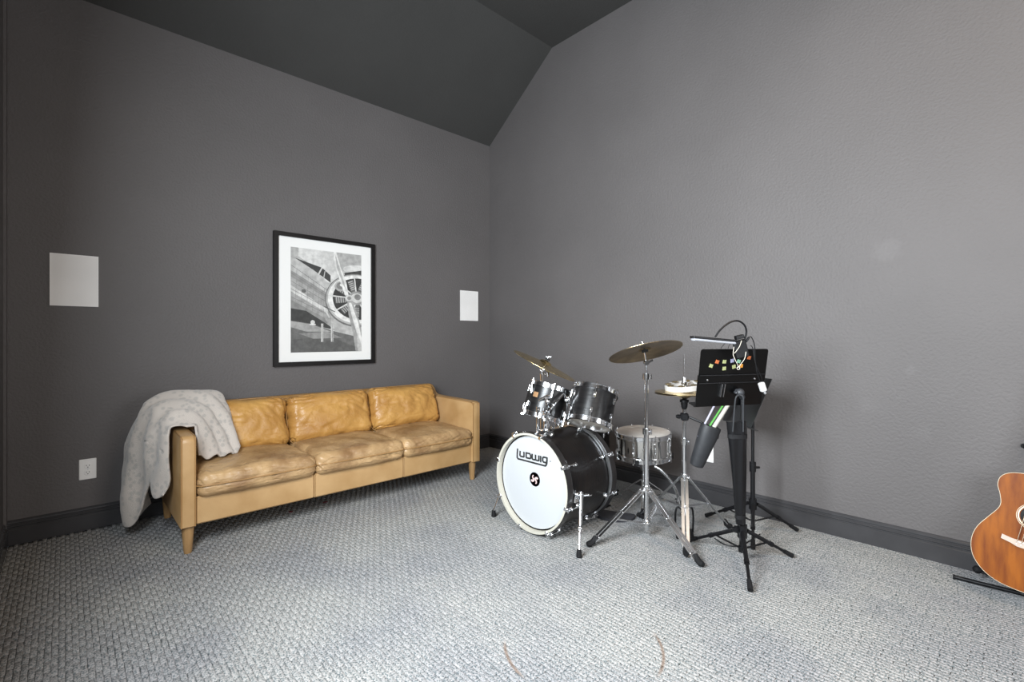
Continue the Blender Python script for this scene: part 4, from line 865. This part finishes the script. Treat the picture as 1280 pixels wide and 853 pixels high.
# carrying sleeve hanging in front of the pole
def sleeve():
    T = 2.275; a = at(921, 527, T); b = at(925.8, 655, T + .015); t = thing('carrying_bag', at(922, 540, T), 'long tapered black carry bag hanging from the front music stand', 'bag')
    mfab = mat('black_nylon', (.004, .004, .005), .32, 0, 0, 1, .5, 30, .4, bdist=.004); n = 24; vs = []; fs = []; st = []
    for k in range(15):
        f = k / 14; c = a.lerp(b, f); hw = (.050 + (.022 - .050) * f ** .85) * (1.0 if f > .01 else .96); st.append((c, hw, .020 - .004 * f))
    for i, (c, hw, hd) in enumerate(st):
        for k in range(n):
            an = 2 * PI * k / n; wv = 1 + .05 * math.sin(3 * an + i * .3); vs.append(c + RGT * hw * math.cos(an) * wv + FWD * hd * math.sin(an) * (1 + .25 * math.sin(5 * an + i * .25)))
    for i in range(len(st) - 1): fs += [(i * n + k, i * n + (k + 1) % n, (i + 1) * n + (k + 1) % n, (i + 1) * n + k) for k in range(n)]
    fs += [tuple(range(n)), tuple((len(st) - 1) * n + k for k in range(n))]
    MB().add(vs, fs).build('sleeve', mfab, t, 60)
    for f in (.15, .96):
        c, hw, hd = st[int(f * 14)]; bd_ = MB(); M = axis_frame(c, (0, 0, 1), RGT); vs2 = [M @ V((hw * 1.04 * math.cos(2 * PI * k / n), hd * 1.2 * math.sin(2 * PI * k / n), z)) for z in (-.010, .010) for k in range(n)]
        bd_.add(vs2, [(k, (k + 1) % n, n + (k + 1) % n, n + k) for k in range(n)]).build('band', M_rubber, t, 60)
    mst = mat('grey_webbing', (.028, .030, .034), .6); top = at(925, 494, 2.24)
    for u0, u1, w_ in ((916, 920, .014), (929, 929, .018)):
        MB().tube(spline([at(u0, 540, T - .022), at((u0 + u1) / 2, 512, T - .03), at(u1, 497, 2.235), top], 6), [.0034] * 19, 8).build('strap', mst, t)
sleeve()
def lamp():
    T = 2.20; t = thing('clip_lamp', at(926, 445, 2.19), 'black clip-on light bar with arching gooseneck on the front music stand', 'lamp')
    a, b = at(864.5, 421.5, 2.14), at(919, 426.5, 2.19); MB().bar(a, b, .036, .010, (0, 0, 1), .003).build('light_bar', M_black, t)
    dz = V((0, 0, -.0085)); MB().bar(a + dz * 1.2 + (b - a).normalized() * .004, b + dz * 1.2 - (b - a).normalized() * .004, .032, .010, (0, 0, 1), .004).build('diffuser', mat('white_diffuser', (.42, .43, .47), .5), t)
    g = spline([at(u, v, q) for u, v, q in ((894, 421.5, 2.165), (901, 412, 2.165), (912, 403.5, 2.17), (922, 401.3, 2.17), (930, 406, 2.175), (933, 415, 2.18), (930, 428, 2.185))], 8)
    MB().tube(g, .0042, 8).build('gooseneck', M_black, t)
    c = at(926, 436.5, 2.185); r = Matrix.Rotation(R(-14), 3, FWD); Mx_ = r @ Matrix((RGT, -FWD, V((0, 0, 1)))).transposed()
    MB().box(c, (.058, .022, .084), Mx_, .006).build('clip_body', mat('matte_black_clip', (.006, .006, .007), .55, spec=.3), t)
    MB().box(at(924, 421.5, 2.19), (.036, .028, .018), Mx_, .002).build('clip_jaw', M_black, t); MB().bar(at(932, 428, 2.18), at(936.5, 421.5, 2.18), .008, .012, FWD, .002).build('clip_lever', M_black, t)
lamp()
cordm = mat('cream_cord', (.70, .64, .54), .6)
cpts = [(917.5, 434, 2.170), (916.5, 443, 2.165), (919, 450, 2.16), (922.5, 457, 2.17), (923, 459.5, 2.17), (927, 454, 2.165), (931, 448, 2.165), (932.5, 440, 2.165)]
mb = MB().tube(spline([at(*p) for p in cpts], 6), .0012, 6); mb.tube(spline([at(*p) for p in ((927, 426, 2.165), (924, 434, 2.16), (918, 442, 2.16))], 5), .0012, 6); rc0 = at(923, 460.5, 2.168)
mb.tube([rc0 + RGT * .0065 * math.cos(k * PI / 6) + V((0, 0, .0065 * math.sin(k * PI / 6))) for k in range(12)], .0012, 6, True)
selfthing(mb, 'hanging_cord', cordm, at(923, 450, 2.17), 'cream looped cord with small ring hanging in front of the magnets', 'cord')
blk = M_black; mb = MB()
mb.tube(spline([at(*p) for p in ((901, 436, 2.205), (906, 430, 2.19), (914, 427, 2.19), (917, 424.5, 2.19))], 6), .0012, 6); mb.tube(spline([at(*p) for p in ((910, 436, 2.205), (912, 431, 2.19), (916, 426, 2.19))], 6), .0012, 6)
mb.tube(spline([at(*p) for p in ((936, 422, 2.18), (939, 421.5, 2.18), (943, 431, 2.18), (944, 448, 2.185), (946, 465, 2.19), (950, 477, 2.20))], 8), .0022, 6); mb.tube(spline([at(*p) for p in ((938, 432, 2.18), (941, 436, 2.18), (944.5, 455, 2.18), (951, 470, 2.19), (953, 478, 2.20))], 8), .0018, 6)
selfthing(mb, 'power_cable', blk, at(944, 448, 2.18), 'thin black lamp cable trailing down the right of the music stand desk', 'cable')
ad = thing('plug_adapter', at(953, 484, 2.20), 'white plug adapter dangling from the black cable', 'adapter'); c = at(953, 484, 2.20); Mq = Matrix.Rotation(R(-18), 3, FWD) @ Matrix((RGT, -FWD, V((0, 0, 1)))).transposed()
MB().box(c, (.026, .022, .044), Mq, .004).build('body', M_white, ad); MB().box(c + Mq @ V((.002, 0, -.028)), (.012, .010, .014), Mq, .002).build('plug', M_steel, ad)
def stand_two():
    x, y = -.315, -2.632; tt = 2.66; Z = lambda v: 1.1 - (v - PY) * tt / FOC
    t = thing('music_stand', (x, y, 0), 'rear black music stand with lower tilted desk against the wall', 'music stand')
    MB().cyl((x, y, Z(640)), (x, y, Z(585)), .012, None, 16).build('pole', M_blackmet, t); MB().cyl((x, y, Z(590)), (x, y, Z(512)), .0085, None, 14).build('inner_pole', M_blackmet, t)
    h = MB(); h.cyl((x, y, Z(637)), (x, y, Z(624)), .020, None, 16); h.cyl((x, y, Z(590)), (x, y, Z(578)), .017, None, 14); h.bar((x, y, Z(585)), V((x, y, Z(585))) + RGT * .04, .012, .012, (0, 0, 1), .003); h.build('hub', M_blackmet, t)
    mtripod(t, x, y, Z(631), (V((-.110, -2.795, 0)), V((-.270, -2.345, 0)), V((-.540, -2.715, 0))), Z(652), r=.010)
    s0 = lambda s, tq, z: CAM + FWD * tq + RGT * s + V((0, 0, z - CAM.z))
    BRr, BL = s0(1.255, 2.50, .624), s0(1.213, 2.74, .624); up = RGT * .110 + V((0, 0, .255)); nn = (BRr - BL).cross(up).normalized()
    dk = mat('grey_black_desk', (.022, .023, .025), .35); MB().prism([BL, BRr, BRr + up, BL + up], nn * .003).build('desk_panel', dk, t)
    if nn.dot(RGT) > 0: side = nn
    else: side = -nn
    MB().prism([BL, BRr, BRr + side * .045, BL + side * .045], V((0, 0, -.003))).build('shelf_lip', dk, t)
    c = (BL + BRr) / 2 + up * .35; k = MB(); k.ball(c + side * .02, .018); k.cyl(c, V((x, y, Z(512))), .010); k.build('tilt_knuckle', M_blackmet, t)
stand_two()

# ------------------------------------------------------------------ guitar on its stand
def guitar():
    lean = 10; O_ = V((-.300, -3.672, .226)); up0 = V((math.sin(R(lean)), 0, math.cos(R(lean)))); side0 = V((0, -1, 0)); nrm = side0.cross(up0); nrm = nrm if nrm.x < 0 else -nrm
    ph = R(10); up = up0 * math.cos(ph) + side0 * math.sin(ph); sd = side0 * math.cos(ph) - up0 * math.sin(ph)
    t = thing('acoustic_guitar', O_ - up0 * .16, 'reddish mahogany acoustic guitar leaning by the wall at the right edge', 'guitar')
    half = [(0, -.150), (.055, -.145), (.105, -.122), (.143, -.078), (.159, -.02), (.153, .040), (.128, .098), (.108, .140), (.103, .168), (.112, .205), (.125, .240), (.122, .275), (.098, .300), (.055, .312), (0, .314)]
    out = spline([V((a, b, 0)) for a, b in half], 5); full = out + [V((-p.x, p.y, 0)) for p in reversed(out[1:-1])]
    W3 = lambda p, d=0: O_ + sd * p[0] + up * p[1] + nrm * d
    dep = .088; th = [W3(p, 0) for p in full]
    b = MB(); b.prism([W3(p, -.003) for p in full], -nrm * (dep - .003)); b.build('back_and_sides', M_rosewood, t, 30)
    hc = V((0, .150, 0)); n = len(full); ring = [V((.043 * math.cos(k * 2 * PI / n - PI / 2), .150 + .043 * math.sin(k * 2 * PI / n - PI / 2), 0)) for k in range(n)]
    tp = MB(); tp.add([W3(p, 0) for p in full] + [W3(p, 0) for p in ring] + [W3(p, -.003) for p in ring], [(i, (i + 1) % n, n + (i + 1) % n, n + i) for i in range(n)] + [(n + i, n + (i + 1) % n, 2 * n + (i + 1) % n, 2 * n + i) for i in range(n)]); tp.build('soundboard', M_guitar, t, 30)
    MB().tube([W3(p * .999, -.001) for p in full], .0013, 6, True).build('binding', M_binding, t, 60)
    MB().lathe([(.0, 0), (.043, 0)], axis_frame(W3((0, .150), -.0028), nrm), 32).build('soundhole', M_slot, t, 0)
    for r0, r1 in ((.046, .0505), (.053, .0545)): MB().lathe([(r0, 0), (r1, 0), (r1, .0006), (r0, .0006)], axis_frame(W3((0, .150), .0003), nrm), 40, True).build('rosette', M_binding, t)
    br = MB(); pts = [(a_, b_ + .028) for a_, b_ in [(-.078, .020), (-.078, .002), (-.050, -.003), (-.03, -.010), (.03, -.010), (.05, -.003), (.078, .002), (.078, .020), (.05, .016), (-.05, .016)]]
    br.prism([W3(p, .0002) for p in pts], nrm * .008); bo = br.build('bridge', M_bridge, t)
    MB().bar(W3((-.036, .038), .010), W3((.036, .038), .010), .003, .005, nrm).build('saddle', M_white, bo)
    for k in range(6): MB().cyl(W3((-.033 + k * .0132, .028), .008), W3((-.033 + k * .0132, .028), .012), .0024, None, 8).build('bridge_pin', M_white, bo)
    MB().prism([W3(p, .004) for p in ((-.026, .205), (.026, .205), (.0215, .62), (-.0215, .62))], nrm * .005).build('fretboard', M_rosewood, t)
    MB().prism([W3(p, .004) for p in ((-.025, .300), (.025, .300), (.0215, .62), (-.0215, .62))], -nrm * .022).build('neck', M_guitar, t)
    hs = MB().prism([W3(p, .003) for p in ((-.022, .62), (.022, .62), (.034, .66), (.030, .78), (-.030, .78), (-.034, .66))], -nrm * .014).build('headstock', M_rosewood, t)
    for k in range(6):
        sx = -1 if k < 3 else 1; MB().lathe([(.004, -.006), (.008, -.003), (.008, .003), (.004, .006)], axis_frame(W3((sx * .044, .675 + (k % 3) * .035), -.004), sd), 10).build('tuning_peg', M_chrome, hs)
        MB().tube([W3((-.033 + k * .0132, .036), .0125), W3((-.018 + k * .0072, .62), .0105)], .0012 if k > 2 else .0015, 5).build('string', M_string, t)
    # floor stand
    a, b2 = plane(1191, 721, (0, 0, .012), (0, 0, 1)), plane(1276, 742, (0, 0, .012), (0, 0, 1)); s = thing('guitar_stand', V((a.x + .1, (a.y + b2.y) / 2, 0)), 'black tubular guitar stand under the mahogany guitar', 'guitar stand')
    ap = V((-.06, -3.70, .40)); f2 = V((a.x, -3.93, .0115)); e = a.copy(); e.z = .0115
    mid = b2.copy(); mid.z = .0115
    for p in (e, f2):
        lg = MB().tube([p, mid], .0090, 12).build('floor_tube', M_blackmet, s); MB().tube([p, p.lerp(mid, .04)], .0108, 12).build('end_cap', M_rubber, lg)
    MB().tube([mid, V((-.085, mid.y - .02, .012)), ap], .009, 10).build('back_post', M_blackmet, s)
    kn = plane(1222, 711, (-.10, 0, 0), (1, 0, 0)); k2 = MB(); k2.tube([V((-.09, mid.y, .05)), V((-.11, kn.y, kn.z))], .008, 10); k2.build('cradle_arm', M_blackmet, s); MB().ball(V((-.115, kn.y, kn.z)), .017).build('cradle_pad', M_rubber, s)
guitar()
hk = plane(1280, 558.5, (-.02, 0, 0), (1, 0, 0)); h = thing('wall_hook', V((0, hk.y, hk.z)), 'small black wall hook above the guitar at the right edge', 'hook')
MB().cyl(V((0, hk.y, hk.z)), V((-.006, hk.y, hk.z)), .011, None, 14).build('plate', M_black, h); MB().tube(spline([V((-.004, hk.y, hk.z)), V((-.03, hk.y, hk.z - .004)), V((-.035, hk.y, hk.z + .012))], 5), .0045, 8).build('peg', M_black, h)
# thin cable on the carpet by the music stands
cp = [plane(u, v, (0, 0, .004), (0, 0, 1)) for u, v in ((893, 673), (906, 681), (922, 683), (938, 676), (950, 668))]
selfthing(MB().tube(spline(cp, 8), .003, 6), 'floor_cable', M_black, cp[0], 'thin dark cable lying on the carpet between the music stands', 'cable')
# dropped red scraps under the sofa
mr_ = mat('dark_red_scrap', (.13, .02, .025), .7)
for (u, v, lb) in ((364, 640, 'left dark red scrap on the carpet in front of the sofa'), (407, 628, 'right dark red scrap on the carpet in front of the sofa')):
    p = plane(u, v, (0, 0, .002), (0, 0, 1)); p = V((p.x, p.y, .001)); mb = MB(); mb.prism([p + V((.013 * math.cos(a) * (1 + .3 * math.sin(3 * a + u)), .009 * math.sin(a), .0)) for a in [k * PI / 5 for k in range(10)]], (0, .001, .004)); selfthing(mb, 'fabric_scrap', mr_, p, lb, 'scrap', 'red scraps on the carpet', 0)
for o in bpy.data.objects:
    if '_o' in o: del o['_o']
